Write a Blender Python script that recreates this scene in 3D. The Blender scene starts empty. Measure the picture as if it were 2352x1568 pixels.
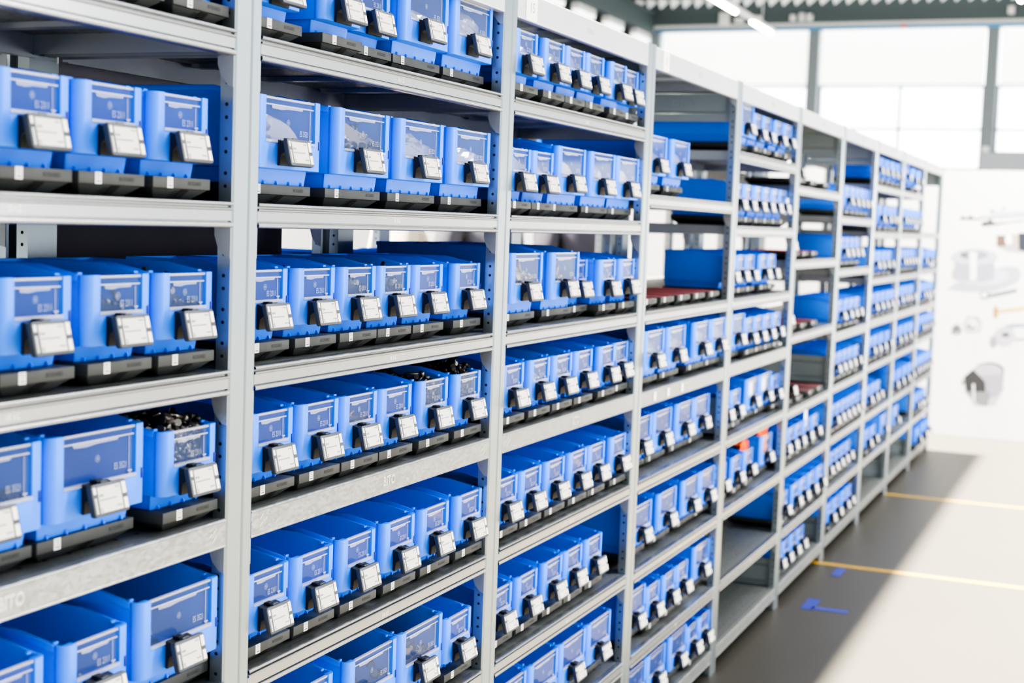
import bpy, bmesh, math, random
from mathutils import Matrix, Vector
SC = bpy.context.scene
COL = SC.collection
random.seed(7)
P = 1.03            # bay pitch (m)
HW = 0.0356         # half width of an upright
RACK_H = 2.127
ORD = ['first', 'second', 'third', 'fourth', 'fifth', 'sixth', 'seventh', 'eighth', 'ninth', 'tenth']
BAYS = ['leftmost bay', 'second bay from left', 'third bay from left', 'fourth bay from left', 'fifth bay from left',
        'sixth bay from left', 'seventh bay from left', 'eighth bay from left', 'ninth bay from left', 'last bay']

# ------------------------------------------------------------------ helpers
class MB:
    """collects faces with material slots and becomes one mesh"""
    def __init__(self):
        self.v = []; self.f = []; self.m = []; self.s = []
    def add(self, verts, faces, mat=0, smooth=False):
        o = len(self.v)
        self.v += [tuple(v) for v in verts]
        for f in faces:
            self.f.append([i + o for i in f]); self.m.append(mat); self.s.append(smooth)
        return self
    def box(self, x0, x1, y0, y1, z0, z1, mat=0):
        v = [(x0,y0,z0),(x1,y0,z0),(x1,y1,z0),(x0,y1,z0),(x0,y0,z1),(x1,y0,z1),(x1,y1,z1),(x0,y1,z1)]
        return self.add(v, [(0,3,2,1),(4,5,6,7),(0,1,5,4),(1,2,6,5),(2,3,7,6),(3,0,4,7)], mat)
    def hexa(self, v, mat=0):      # 8 corners, bottom 4 then top 4
        return self.add(v, [(0,3,2,1),(4,5,6,7),(0,1,5,4),(1,2,6,5),(2,3,7,6),(3,0,4,7)], mat)
    def prism(self, pts, a0, a1, axis='z', mat=0, smooth=False, caps=True):
        n = len(pts)
        def mk(p, a):
            return {'z': (p[0], p[1], a), 'x': (a, p[0], p[1]), 'y': (p[0], a, p[1])}[axis]
        v = [mk(p, a0) for p in pts] + [mk(p, a1) for p in pts]
        f = [(i, (i+1) % n, n + (i+1) % n, n + i) for i in range(n)]
        self.add(v, f, mat, smooth)
        if caps:
            self.add(v, [tuple(range(n-1, -1, -1)), tuple(range(n, 2*n))], mat)
        return self
    def strip(self, pts, a0, a1, axis='x', mat=0):   # open profile, extruded
        n = len(pts)
        def mk(p, a): return (a, p[0], p[1]) if axis == 'x' else (p[0], a, p[1])
        v = [mk(p, a0) for p in pts] + [mk(p, a1) for p in pts]
        return self.add(v, [(i, i+1, n+i+1, n+i) for i in range(n-1)], mat)
    def rod(self, p0, p1, r0, r1=None, n=7, mat=0, smooth=True):
        r1 = r0 if r1 is None else r1
        p0 = Vector(p0); p1 = Vector(p1); d = (p1 - p0).normalized()
        a = d.orthogonal().normalized(); b = d.cross(a)
        v = []
        for p, r in ((p0, r0), (p1, r1)):
            for i in range(n):
                t = 2*math.pi*i/n
                v.append(p + (a*math.cos(t) + b*math.sin(t))*r)
        self.add(v, [(i, (i+1) % n, n+(i+1) % n, n+i) for i in range(n)], mat, smooth)
        return self.add(v, [tuple(range(n-1, -1, -1)), tuple(range(n, 2*n))], mat)
    def quad(self, a, b, c, d, mat=0):
        return self.add([a, b, c, d], [(0,1,2,3)], mat)
    def disc_x(self, x, y, z, r, sgn, mat=0, n=8):
        v = [(x, y + r*math.cos(2*math.pi*i/n), z + r*math.sin(2*math.pi*i/n)) for i in range(n)]
        return self.add(v, [tuple(range(n)) if sgn > 0 else tuple(range(n-1, -1, -1))], mat)
    def merge(self, other, off=(0,0,0), mat=None):
        o = len(self.v)
        self.v += [(v[0]+off[0], v[1]+off[1], v[2]+off[2]) for v in other.v]
        self.f += [[i+o for i in f] for f in other.f]
        self.m += [(m if mat is None else mat) for m in other.m]
        self.s += other.s
        return self
    def mesh(self, name, mats, bevel=0.0, seg=1):
        me = bpy.data.meshes.new(name)
        me.from_pydata(self.v, [], self.f)
        me.update()
        for m in mats: me.materials.append(m)
        me.polygons.foreach_set('material_index', self.m)
        me.polygons.foreach_set('use_smooth', self.s)
        bm = bmesh.new(); bm.from_mesh(me)
        bmesh.ops.remove_doubles(bm, verts=bm.verts, dist=1e-6)
        if bevel: bmesh.ops.recalc_face_normals(bm, faces=bm.faces)
        bm.to_mesh(me); bm.free()
        if bevel:
            t = bpy.data.objects.new('tmp', me); COL.objects.link(t)
            md = t.modifiers.new('b', 'BEVEL'); md.width = bevel; md.segments = seg
            md.limit_method = 'ANGLE'; md.angle_limit = math.radians(38)
            dg = bpy.context.evaluated_depsgraph_get()
            me2 = bpy.data.meshes.new_from_object(t.evaluated_get(dg))
            bpy.data.objects.remove(t); bpy.data.meshes.remove(me)
            me2.name = name; me = me2
            for p_ in me.polygons: p_.use_smooth = True
            me.set_sharp_from_angle(angle=math.radians(28))
        return me

def link(name, me, parent=None, loc=(0,0,0), rot=(0,0,0)):
    o = bpy.data.objects.new(name, me); COL.objects.link(o)
    o.parent = parent; o.location = loc; o.rotation_euler = rot
    return o
def thing(name, label, cat, loc=(0,0,0), rot=(0,0,0), group=None):
    o = link(name, None, None, loc, rot); o.empty_display_size = 0.05
    return tag(o, label, cat, group)
def tag(o, label, cat, group=None, kind=None):
    o['label'] = label; o['category'] = cat
    if group: o['group'] = group
    if kind: o['kind'] = kind
    return o
def struct(name, me, label, cat):
    o = link(name, me); o['kind'] = 'structure'; o['label'] = label; o['category'] = cat
    return o
KIDS = {}
def kid(o):
    KIDS.setdefault(o.parent, []).append(o); return o
def dup(o, parent=None):
    c = o.copy(); COL.objects.link(c); c.parent = parent
    if parent: kid(c)
    for k in list(KIDS.get(o, [])): dup(k, c)
    return c

_TXT = {}
def text_mb(s, size, mat=0, off=0.0):
    """raised lettering as faces in the XZ plane looking towards -Y, centred"""
    key = (s, size, off)
    if key not in _TXT:
        cu = bpy.data.curves.new('t', 'FONT'); cu.body = s; cu.size = size
        cu.align_x = 'CENTER'; cu.align_y = 'CENTER'; cu.resolution_u = 2; cu.extrude = 0.0; cu.offset = off
        t = bpy.data.objects.new('t', cu); COL.objects.link(t)
        dg = bpy.context.evaluated_depsgraph_get()
        me = bpy.data.meshes.new_from_object(t.evaluated_get(dg))
        vs = [(v.co.x, v.co.y) for v in me.vertices]; fs = [tuple(p.vertices) for p in me.polygons]
        bpy.data.objects.remove(t); bpy.data.curves.remove(cu); bpy.data.meshes.remove(me)
        _TXT[key] = (vs, fs)
    vs, fs = _TXT[key]
    return MB().add([(x, 0, z) for x, z in vs], fs, mat)

# ------------------------------------------------------------------ materials
def srgb(r, g, b):
    def l(c):
        c /= 255.0
        return c/12.92 if c <= 0.04045 else ((c+0.055)/1.055)**2.4
    return (l(r), l(g), l(b), 1)
def mat(name, col, rough=0.5, metal=0.0, spec=0.5, emit=None, es=0.0, noise=0.0, nscale=20.0, bump=0.0, alpha=None, coat=0.0):
    m = bpy.data.materials.new(name); m.use_nodes = True
    nt = m.node_tree; b = nt.nodes['Principled BSDF']
    b.inputs['Base Color'].default_value = col
    b.inputs['Roughness'].default_value = rough
    b.inputs['Metallic'].default_value = metal
    b.inputs['Specular IOR Level'].default_value = spec
    b.inputs['Coat Weight'].default_value = coat
    if emit:
        b.inputs['Emission Color'].default_value = emit; b.inputs['Emission Strength'].default_value = es
    if noise or bump:
        tc = nt.nodes.new('ShaderNodeTexCoord'); n = nt.nodes.new('ShaderNodeTexNoise')
        n.inputs['Scale'].default_value = nscale; n.inputs['Detail'].default_value = 4
        nt.links.new(tc.outputs['Object'], n.inputs['Vector'])
        if noise:
            r = nt.nodes.new('ShaderNodeMapRange')
            r.inputs['To Min'].default_value = 1-noise; r.inputs['To Max'].default_value = 1+noise
            nt.links.new(n.outputs['Fac'], r.inputs['Value'])
            mx = nt.nodes.new('ShaderNodeVectorMath'); mx.operation = 'MULTIPLY'
            mx.inputs[0].default_value = col[:3]
            nt.links.new(r.outputs['Result'], mx.inputs[1])
            nt.links.new(mx.outputs['Vector'], b.inputs['Base Color'])
        if bump:
            bp = nt.nodes.new('ShaderNodeBump'); bp.inputs['Strength'].default_value = bump
            bp.inputs['Distance'].default_value = 0.002
            nt.links.new(n.outputs['Fac'], bp.inputs['Height']); nt.links.new(bp.outputs['Normal'], b.inputs['Normal'])
    return m
def clear_mat(name, tint, opacity, gloss=0.1, rough=0.08, body=(0.9,0.9,0.95,1)):
    """thin clear plastic: mostly transparent, partly glossy, slightly milky"""
    m = bpy.data.materials.new(name); m.use_nodes = True
    nt = m.node_tree; nt.nodes.clear()
    out = nt.nodes.new('ShaderNodeOutputMaterial')
    tr = nt.nodes.new('ShaderNodeBsdfTransparent'); tr.inputs['Color'].default_value = tint
    df = nt.nodes.new('ShaderNodeBsdfDiffuse'); df.inputs['Color'].default_value = body
    gl = nt.nodes.new('ShaderNodeBsdfGlossy'); gl.inputs['Roughness'].default_value = rough
    lw = nt.nodes.new('ShaderNodeLayerWeight'); lw.inputs['Blend'].default_value = 0.5
    pw = nt.nodes.new('ShaderNodeMath'); pw.operation = 'POWER'; pw.inputs[1].default_value = 4.0
    nt.links.new(lw.outputs['Facing'], pw.inputs[0])
    ml = nt.nodes.new('ShaderNodeMath'); ml.operation = 'MULTIPLY_ADD'
    ml.inputs[1].default_value = 0.6; ml.inputs[2].default_value = gloss; ml.use_clamp = True
    nt.links.new(pw.outputs[0], ml.inputs[0])
    m1 = nt.nodes.new('ShaderNodeMixShader'); m1.inputs[0].default_value = opacity
    nt.links.new(tr.outputs[0], m1.inputs[1]); nt.links.new(df.outputs[0], m1.inputs[2])
    m2 = nt.nodes.new('ShaderNodeMixShader')
    nt.links.new(ml.outputs[0], m2.inputs[0]); nt.links.new(m1.outputs[0], m2.inputs[1]); nt.links.new(gl.outputs[0], m2.inputs[2])
    nt.links.new(m2.outputs[0], out.inputs[0])
    return m
def galv(name, col, rough, metal, spangle=0.0, vscale=260.0):
    """zinc coated steel with faint spangle"""
    m = mat(name, col, rough, metal)
    nt = m.node_tree; b = nt.nodes['Principled BSDF']
    tc = nt.nodes.new('ShaderNodeTexCoord'); v = nt.nodes.new('ShaderNodeTexVoronoi')
    v.inputs['Scale'].default_value = vscale
    mp = nt.nodes.new('ShaderNodeMapping'); mp.inputs['Scale'].default_value = (0.5, 1, 1)
    nt.links.new(tc.outputs['Object'], mp.inputs['Vector']); nt.links.new(mp.outputs['Vector'], v.inputs['Vector'])
    sp = nt.nodes.new('ShaderNodeSeparateColor'); nt.links.new(v.outputs['Color'], sp.inputs[0])
    n = nt.nodes.new('ShaderNodeTexNoise'); n.inputs['Scale'].default_value = 9
    nt.links.new(tc.outputs['Object'], n.inputs['Vector'])
    ad = nt.nodes.new('ShaderNodeMath'); ad.operation = 'ADD'
    nt.links.new(sp.outputs[0], ad.inputs[0]); nt.links.new(n.outputs['Fac'], ad.inputs[1])
    r = nt.nodes.new('ShaderNodeMapRange'); r.inputs['From Max'].default_value = 2
    r.inputs['To Min'].default_value = 1-spangle; r.inputs['To Max'].default_value = 1+spangle*0.6
    nt.links.new(ad.outputs[0], r.inputs['Value'])
    mx = nt.nodes.new('ShaderNodeVectorMath'); mx.operation = 'MULTIPLY'; mx.inputs[0].default_value = col[:3]
    nt.links.new(r.outputs['Result'], mx.inputs[1]); nt.links.new(mx.outputs['Vector'], b.inputs['Base Color'])
    r2 = nt.nodes.new('ShaderNodeMapRange'); r2.inputs['To Min'].default_value = rough-0.08; r2.inputs['To Max'].default_value = rough+0.12
    nt.links.new(sp.outputs[0], r2.inputs['Value']); nt.links.new(r2.outputs['Result'], b.inputs['Roughness'])
    return m
def dotted_plate():
    """shelf plate with a grid of small pressed holes"""
    m = galv('shelf_plate_steel', srgb(132,135,134), 0.42, 0.6, 0.10)
    nt = m.node_tree; b = nt.nodes['Principled BSDF']
    src = b.inputs['Base Color'].links[0].from_socket
    tc = nt.nodes.new('ShaderNodeTexCoord'); sx = nt.nodes.new('ShaderNodeSeparateXYZ')
    nt.links.new(tc.outputs['Object'], sx.inputs[0])
    def wave(sock, pitch):
        a = nt.nodes.new('ShaderNodeMath'); a.operation = 'PINGPONG'; a.inputs[1].default_value = pitch/2
        nt.links.new(sock, a.inputs[0])
        c = nt.nodes.new('ShaderNodeMath'); c.operation = 'POWER'; c.inputs[1].default_value = 2
        nt.links.new(a.outputs[0], c.inputs[0]); return c.outputs[0]
    s = nt.nodes.new('ShaderNodeMath'); s.operation = 'ADD'
    nt.links.new(wave(sx.outputs[0], 0.05), s.inputs[0]); nt.links.new(wave(sx.outputs[1], 0.05), s.inputs[1])
    l = nt.nodes.new('ShaderNodeMath'); l.operation = 'LESS_THAN'; l.inputs[1].default_value = 0.0038**2
    nt.links.new(s.outputs[0], l.inputs[0])
    mix = nt.nodes.new('ShaderNodeMix'); mix.data_type = 'RGBA'
    nt.links.new(l.outputs[0], mix.inputs[0]); nt.links.new(src, mix.inputs[6]); mix.inputs[7].default_value = (0.02,0.02,0.02,1)
    nt.links.new(mix.outputs[2], b.inputs['Base Color'])
    return m

M_BLUE = mat('blue_plastic', (0.042,0.235,1.0,1), 0.42, 0, 0.35, noise=0.03, nscale=30)
M_BLUE_D = mat('dark_blue_plastic', (0.005,0.02,0.35,1), 0.5)
M_PANE = clear_mat('clear_pane_blue_haze', (0.98,0.98,1,1), 0.13, 0.02, 0.05, (0.30,0.46,1.0,1))  # blue milky body paints in a brighter look of the bin interior
M_EDGE = clear_mat('clear_pane_edge', (0.95,0.95,1,1), 0.32, 0.12, 0.2, (0.75,0.77,0.88,1))
M_TXT = clear_mat('raised_pane_lettering', (1,1,1,1), 0.34, 0.03, 0.3, (0.8,0.82,0.9,1))
M_FLAP = clear_mat('clear_pane_flap', (0.97,0.97,1,1), 0.20, 0.06, 0.15, (0.7,0.74,0.95,1))
M_BAG = clear_mat('clear_bag_film', (0.97,0.97,0.98,1), 0.22, 0.16, 0.12, (0.9,0.9,0.92,1))
M_TAG = mat('grey_display_housing', srgb(66,71,79), 0.45)
M_CLIP = mat('dark_clip_plastic', srgb(34,38,46), 0.5)
M_SCREEN = mat('pale_display_screen', srgb(205,202,196), 0.35, 0, 0.4)
M_WHITE = mat('white_label', srgb(225,225,223), 0.5)
M_INK = mat('printed_ink', srgb(140,140,144), 0.6)
M_INKD = mat('dark_ink', srgb(50,50,54), 0.6)
M_TRAY = mat('black_tray_plastic', srgb(64,67,68), 0.5, 0, 0.4, noise=0.06, nscale=60)
M_TRAYD = mat('dark_tray_recess', srgb(20,22,24), 0.7)
M_TRAYT = mat('moulded_lettering', srgb(44,48,50), 0.6)
M_RED = mat('red_strip', (1.0,0.16,0.17,1), 0.5)
M_POST = mat('post_steel', srgb(162,172,177), 0.28, 0.78, noise=0.05, nscale=5)
M_HOLE = mat('dark_hole', srgb(25,28,40), 0.8)
M_BEAM = mat('beam_steel', srgb(170,172,173), 0.26, 0.8, noise=0.05, nscale=6)
M_FLAT = galv('spangled_beam_steel', srgb(160,163,163), 0.36, 0.7, 0.22, 200)
M_TOP = mat('lightened_top_beam_steel', srgb(206,209,210), 0.35, 0.6, noise=0.05, nscale=7)  # lighter than the other beams: extra light up high put into the colour
M_MARK = mat('bright_embossing', srgb(245,246,246), 0.25, 0.5)
M_SHELF = galv('shelf_steel', srgb(160,165,170), 0.42, 0.45, 0.06)
M_SIDE = galv('side_plate_steel', srgb(150,160,164), 0.42, 0.45, 0.06)
M_PLATE = dotted_plate()
M_SCREW = mat('black_oxide_steel', srgb(52,52,54), 0.3, 0.5)
M_SCREWG = mat('grey_steel', srgb(126,122,118), 0.3, 0.75)
M_ZINC = mat('bright_zinc', srgb(226,230,228), 0.25, 0.85)
M_BROWN = mat('bronze_brown', srgb(140,112,60), 0.4, 0.3)
M_ORANGE = mat('orange_plastic', (1.0,0.16,0.005,1), 0.45)
M_REDP = mat('red_plastic', (0.85,0.03,0.03,1), 0.45)
M_DARKPANEL = mat('anthracite_panel', srgb(84,82,94), 0.6)
M_GREYBOX = mat('grey_container_plastic', srgb(120,136,140), 0.5)
M_PAPER = mat('white_paper', srgb(250,250,248), 0.7)
M_CARD = mat('printed_card', srgb(196,188,180), 0.7)

# ------------------------------------------------------------------ storage bins
def bin_body_mesh(name, W, D, HF, HB, zf, hw, zw):
    a = W/2; b = a-0.003; c = a-0.008
    L = [(-b, D, HB), (-b, 0.085, HB), (-b, 0.030, HF+0.002), (-b, 0.020, HF)]
    arc = [(-a+0.015-0.015*math.cos(t*math.pi/12), 0.015-0.015*math.sin(t*math.pi/12), HF) for t in range(0, 7)]
    half = L + arc + [(-hw, 0, HF), (-hw, 0, zw)]
    ring = half + [(-x, y, z) for x, y, z in reversed(half)]
    n = len(ring)
    top = [(x, y, z) for x, y, z in ring]
    nose = [(x, y, zf) for x, y, z in ring]
    base = [(x*c/a, (0.0285 + y*0.2 if y < 0.021 else max(y, 0.038)) - (0.004 if y >= D else 0), 0) for x, y, z in ring]
    ledge = [(x*(c+0.002)/a, (0.0255 + y*0.2 if y < 0.021 else max(y, 0.035)) - (0.002 if y >= D else 0), zf-0.0006) for x, y, z in ring]
    bi = b-0.0032
    def inn(x, y):
        if y >= D: return (math.copysign(bi, x), D-0.0032)
        if y > 0.016: return (math.copysign(bi, x), y)
        return (max(-bi, min(bi, x)), 0.0115)
    itop = [inn(x, y) + (z,) for x, y, z in ring]
    inose = [inn(x, y) + (zf+0.002,) for x, y, z in ring]
    def ib(x, y, ym, z):
        X, Y = inn(x, y); return (X*(c-0.003)/bi, max(Y, ym) - (0.005 if y >= D else 0), z)
    ibase = [ib(x, y, 0.0335, 0.0035) for x, y, z in ring]
    iledge = [ib(x, y, 0.0305, zf+0.0016) for x, y, z in ring]
    m = MB()
    loops = [base, ledge, nose, top, itop, inose, iledge, ibase]
    vs = [p for l in loops for p in l]
    fs = []
    for k in range(7):
        for i in range(n):
            j = (i+1) % n
            fs.append((k*n+i, k*n+j, (k+1)*n+j, (k+1)*n+i))
    fs.append(tuple(range(n-1, -1, -1))); fs.append(tuple(7*n+i for i in range(n)))
    m.add(vs, fs)
    for s in (-1, 1):                      # rim flange, stacking tabs
        pts = [(D, HB), (0.085, HB), (0.030, HF+0.002), (0.020, HF), (0.020, HF-0.009), (0.032, HF-0.008), (0.085, HB-0.009), (D, HB-0.009)]
        m.prism([(y, z) for y, z in pts], s*a if s < 0 else b+0.0002, -b-0.0002 if s < 0 else a, 'x')
        x0 = s*(a-0.010)
        m.box(x0-0.006, x0+0.003, 0.0215, 0.027, HF-0.001, HF+0.0030)
    m.box(-b, b, D, D+0.003, HB-0.009, HB)
    nr = 4 if W < 0.18 else 5
    for i in range(nr):                    # small ribs under the nose
        x = -c+0.016 + (2*c-0.032)*i/(nr-1)
        m.prism([(0.032, 0.0), (0.0245, 0.0), (0.0238, 0.003), (0.0262, 0.0062), (0.032, 0.007)], x-0.0017, x+0.0017, 'x')
    m.box(a-0.0140, a-0.0105, -0.0014, 0.002, zw-0.005, zw+0.010, 1)   # latch slot
    return m.mesh(name, [M_BLUE, M_BLUE_D], 0.0011, 2)
def bin_window_mesh(name, HF, hw, zw, code):
    m = MB()
    m.quad((-hw+0.0004, 0.0045, zw+0.0004), (hw-0.0004, 0.0045, zw+0.0004), (hw-0.0004, 0.0045, HF-0.002), (-hw+0.0004, 0.0045, HF-0.002), 0)
    m.box(-hw+0.0004, hw-0.0004, 0.0020, 0.0075, HF-0.0045, HF-0.001, 1)
    m.box(-hw+0.0004, hw-0.0030, 0.0020, 0.0035, HF-0.0145, HF-0.0125, 1)
    m.prism([(-hw*0.75, HF-0.0125), (hw*0.55, HF-0.0125), (hw*0.50, HF-0.018), (-0.1*hw, HF-0.0185), (-hw*0.35, HF-0.0205), (-hw*0.7, HF-0.0195)], 0.0024, 0.0034, 'y', 3)
    m.box(-hw+0.0004, hw-0.0004, -0.0012, 0.0034, zw+0.0005, zw+0.0052, 1)
    m.box(-hw+0.006, hw-0.006, -0.0022, -0.0012, zw+0.001, zw+0.0026, 1)
    m.box(hw-0.0122, hw-0.0116, 0.0030, 0.0036, zw+0.005, HF-0.016, 2)
    m.box(hw-0.0155, hw-0.0075, 0.0012, 0.0034, zw+0.0085, zw+0.0103, 1)
    m.box(hw-0.0123, hw-0.0107, 0.0012, 0.0034, zw+0.005, zw+0.0085, 1)
    zc = zw + (HF-zw)*0.47
    N = 16                                  # moulded ring
    for r0, r1 in ((0.0042, 0.0048), (0.0012, 0.0021)):
        v = [(r*math.cos(2*math.pi*i/N)-0.004, 0.0030, zc+r*math.sin(2*math.pi*i/N)) for r in (r0, r1) for i in range(N)]
        m.add(v, [(i, (i+1) % N, N+(i+1) % N, N+i) for i in range(N)], 2)
    t = text_mb(code, 0.0132)
    cx = hw-0.031; cz = zw + (0.0145 if HF < 0.13 else 0.019)
    m.add([(x*0.66+cx, 0.0030, z+cz) for x, y, z in t.v], t.f, 2)
    return m.mesh(name, [M_PANE, M_EDGE, M_TXT, M_FLAP])
TILT = math.radians(13)
def tilt(p, ox, oz, oy=-0.0235):
    x, y, z = p
    return (x+ox, y*math.cos(TILT)+z*math.sin(TILT)+oy, -y*math.sin(TILT)+z*math.cos(TILT)+oz)
def display_meshes(prefix, ox, oz):
    h = MB(); r = 0.004; w = 0.0368; hh = 0.0224
    pts = []
    for cx, cz, a0 in ((w-r, hh-r, 0), (-w+r, hh-r, 90), (-w+r, -hh+r, 180), (w-r, -hh+r, 270)):
        for k in (0, 45, 90):
            t = math.radians(a0+k); pts.append((cx+r*math.cos(t), cz+r*math.sin(t)))
    h.prism(pts, -0.0055, 0.0030, 'y')
    h.box(-0.012, 0.004, -0.003, 0.004, hh, hh+0.0025)
    h.v = [tilt(v, ox, oz) for v in h.v]
    s = MB()
    s.box(-0.0250, 0.0232, -0.0060, -0.0050, -0.0178, 0.0174, 0)
    for x0, x1, z, t in ((0.011, 0.021, 0.0140, 0.0009), (-0.0235, -0.014, 0.0060, 0.0016), (-0.0235, 0.012, -0.0005, 0.0009), (-0.0235, -0.020, -0.0125, 0.0012), (-0.0235, -0.019, -0.0158, 0.0009), (0.010, 0.021, -0.0118, 0.0010)):
        s.box(x0, x1, -0.0063, -0.0060, z-t, z+t, 1)
    s.box(0.0262, 0.0342, -0.0060, -0.0050, 0.0025, 0.0185, 2); s.box(0.0262, 0.0342, -0.0060, -0.0050, -0.0180, -0.0035, 2)
    s.box(-0.0335, -0.0285, -0.0060, -0.0050, 0.0090, 0.0180, 2)
    for k in range(8):
        s.box(-0.0330, -0.0292, -0.0060, -0.0050, -0.0175+k*0.0027, -0.0157+k*0.0027, 2)
    s.v = [tilt(v, ox, oz) for v in s.v]
    c = MB()
    c.prism([(-0.0006, oz-0.021), (-0.0006, oz+0.021), (-0.009, oz+0.019), (-0.0145, oz+0.0165), (-0.0145, oz+0.002), (-0.0075, oz-0.004), (-0.0055, oz-0.021)], ox-0.027, ox+0.027, 'x')
    c.box(ox-0.010, ox+0.004, -0.012, -0.0006, oz+0.019, oz+0.0245)
    return (h.mesh(prefix+'_housing', [M_TAG], 0.0010, 2), s.mesh(prefix+'_screen', [M_SCREEN, M_INK, M_WHITE]), c.mesh(prefix+'_clip', [M_CLIP], 0.0006, 1))
def tray_mesh(name, W, D, strips=False):
    m = MB(); a = W/2
    m.box(-a, a, 0, D, 0.0162, 0.0330)
    i = 0.026
    m.hexa([(-a+i, 0.020, 0.0002), (a-i, 0.020, 0.0002), (a-i, D-0.02, 0.0002), (-a+i, D-0.02, 0.0002), (-a+0.002, 0.003, 0.0162), (a-0.002, 0.003, 0.0162), (a-0.002, D-0.003, 0.0162), (-a+0.002, D-0.003, 0.0162)])
    def ch(x, z, o=0.0006):           # point on the sloping front of the foot
        t = z/0.0160; return (x, 0.020-0.017*t-o, z-o)
    m.quad(ch(-0.002, 0.003), ch(0.016, 0.003), ch(0.021, 0.0152), ch(0.002, 0.0152), 1)
    for k in range(3):
        m.quad(ch(-0.016+k*0.005, 0.002), ch(-0.0148+k*0.005, 0.002), ch(-0.0098+k*0.005, 0.0135), ch(-0.011+k*0.005, 0.0135), 1)
    t = text_mb('BOSSARD', 0.0085)
    m.add([(x*0.9+a-0.040, -0.0003, z+0.0246) for x, y, z in t.v], t.f, 2)
    return m.mesh(name, [M_TRAY, M_TRAYD, M_TRAYT], 0.0012, 2)
def sticker_mesh(a):
    m = MB(); x = -a+0.040
    m.box(x-0.0066, x+0.0066, -0.0006, 0.0002, 0.0168, 0.0326, 0)
    m.box(x-0.004, x+0.004, -0.0009, -0.0006, 0.0195, 0.0210, 1)
    m.box(x-0.0035, x+0.003, -0.0009, -0.0006, 0.0240, 0.0246, 1); m.box(x-0.0035, x+0.0035, -0.0009, -0.0006, 0.0275, 0.0281, 1)
    m.box(x-0.0035, x+0.001, -0.0009, -0.0006, 0.0300, 0.0306, 1)
    return m.mesh('tray_sticker', [M_WHITE, M_INKD])

SW, WW = 0.141, 0.205
HB_S, HB_W = 0.133, 0.156
MESH = {}
for key, W, D, HF, HB, zf, hw, zw, code, ox, oz in (
        ('s', SW, 0.234, 0.1205, HB_S, 0.0230, 0.0460, 0.0650, 'ES 2311', -0.0065, 0.0430),
        ('w', WW, 0.350, 0.1420, HB_W, 0.0255, 0.0770, 0.0670, 'ES 3521', -0.0145, 0.0515)):
    MESH[key] = (bin_body_mesh('bin_body_'+key, W, D, HF, HB, zf, hw, zw), bin_window_mesh('front_window_'+key, HF, hw, zw, code)) + display_meshes('display_'+key, ox, oz)
TRAY = {'s': tray_mesh('tray_s', SW, 0.235), 'w': tray_mesh('tray_w', WW, 0.325)}
STICK = {'s': sticker_mesh(SW/2), 'w': sticker_mesh(WW/2)}

def proto_bin(key):
    e = link('storage_bin', None); e.empty_display_size = 0.05
    body, win, h, s, c = MESH[key]
    kid(link('bin_body', body, e)); kid(link('front_window', win, e))
    d = kid(link('label_display', h, e)); kid(link('screen', s, d)); kid(link('clip', c, d))
    return e
def proto_tray(key):
    e = link('weighing_tray', None); e.empty_display_size = 0.05
    kid(link('tray_body', TRAY[key], e)); kid(link('tray_sticker', STICK[key], e))
    return e
PB = {k: proto_bin(k) for k in 'sw'}; PT = {k: proto_tray(k) for k in 'sw'}
USED = set()
def inst(protos, key, kind):
    if (kind, key) in USED: return dup(protos[key])
    USED.add((kind, key)); return protos[key]

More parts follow.
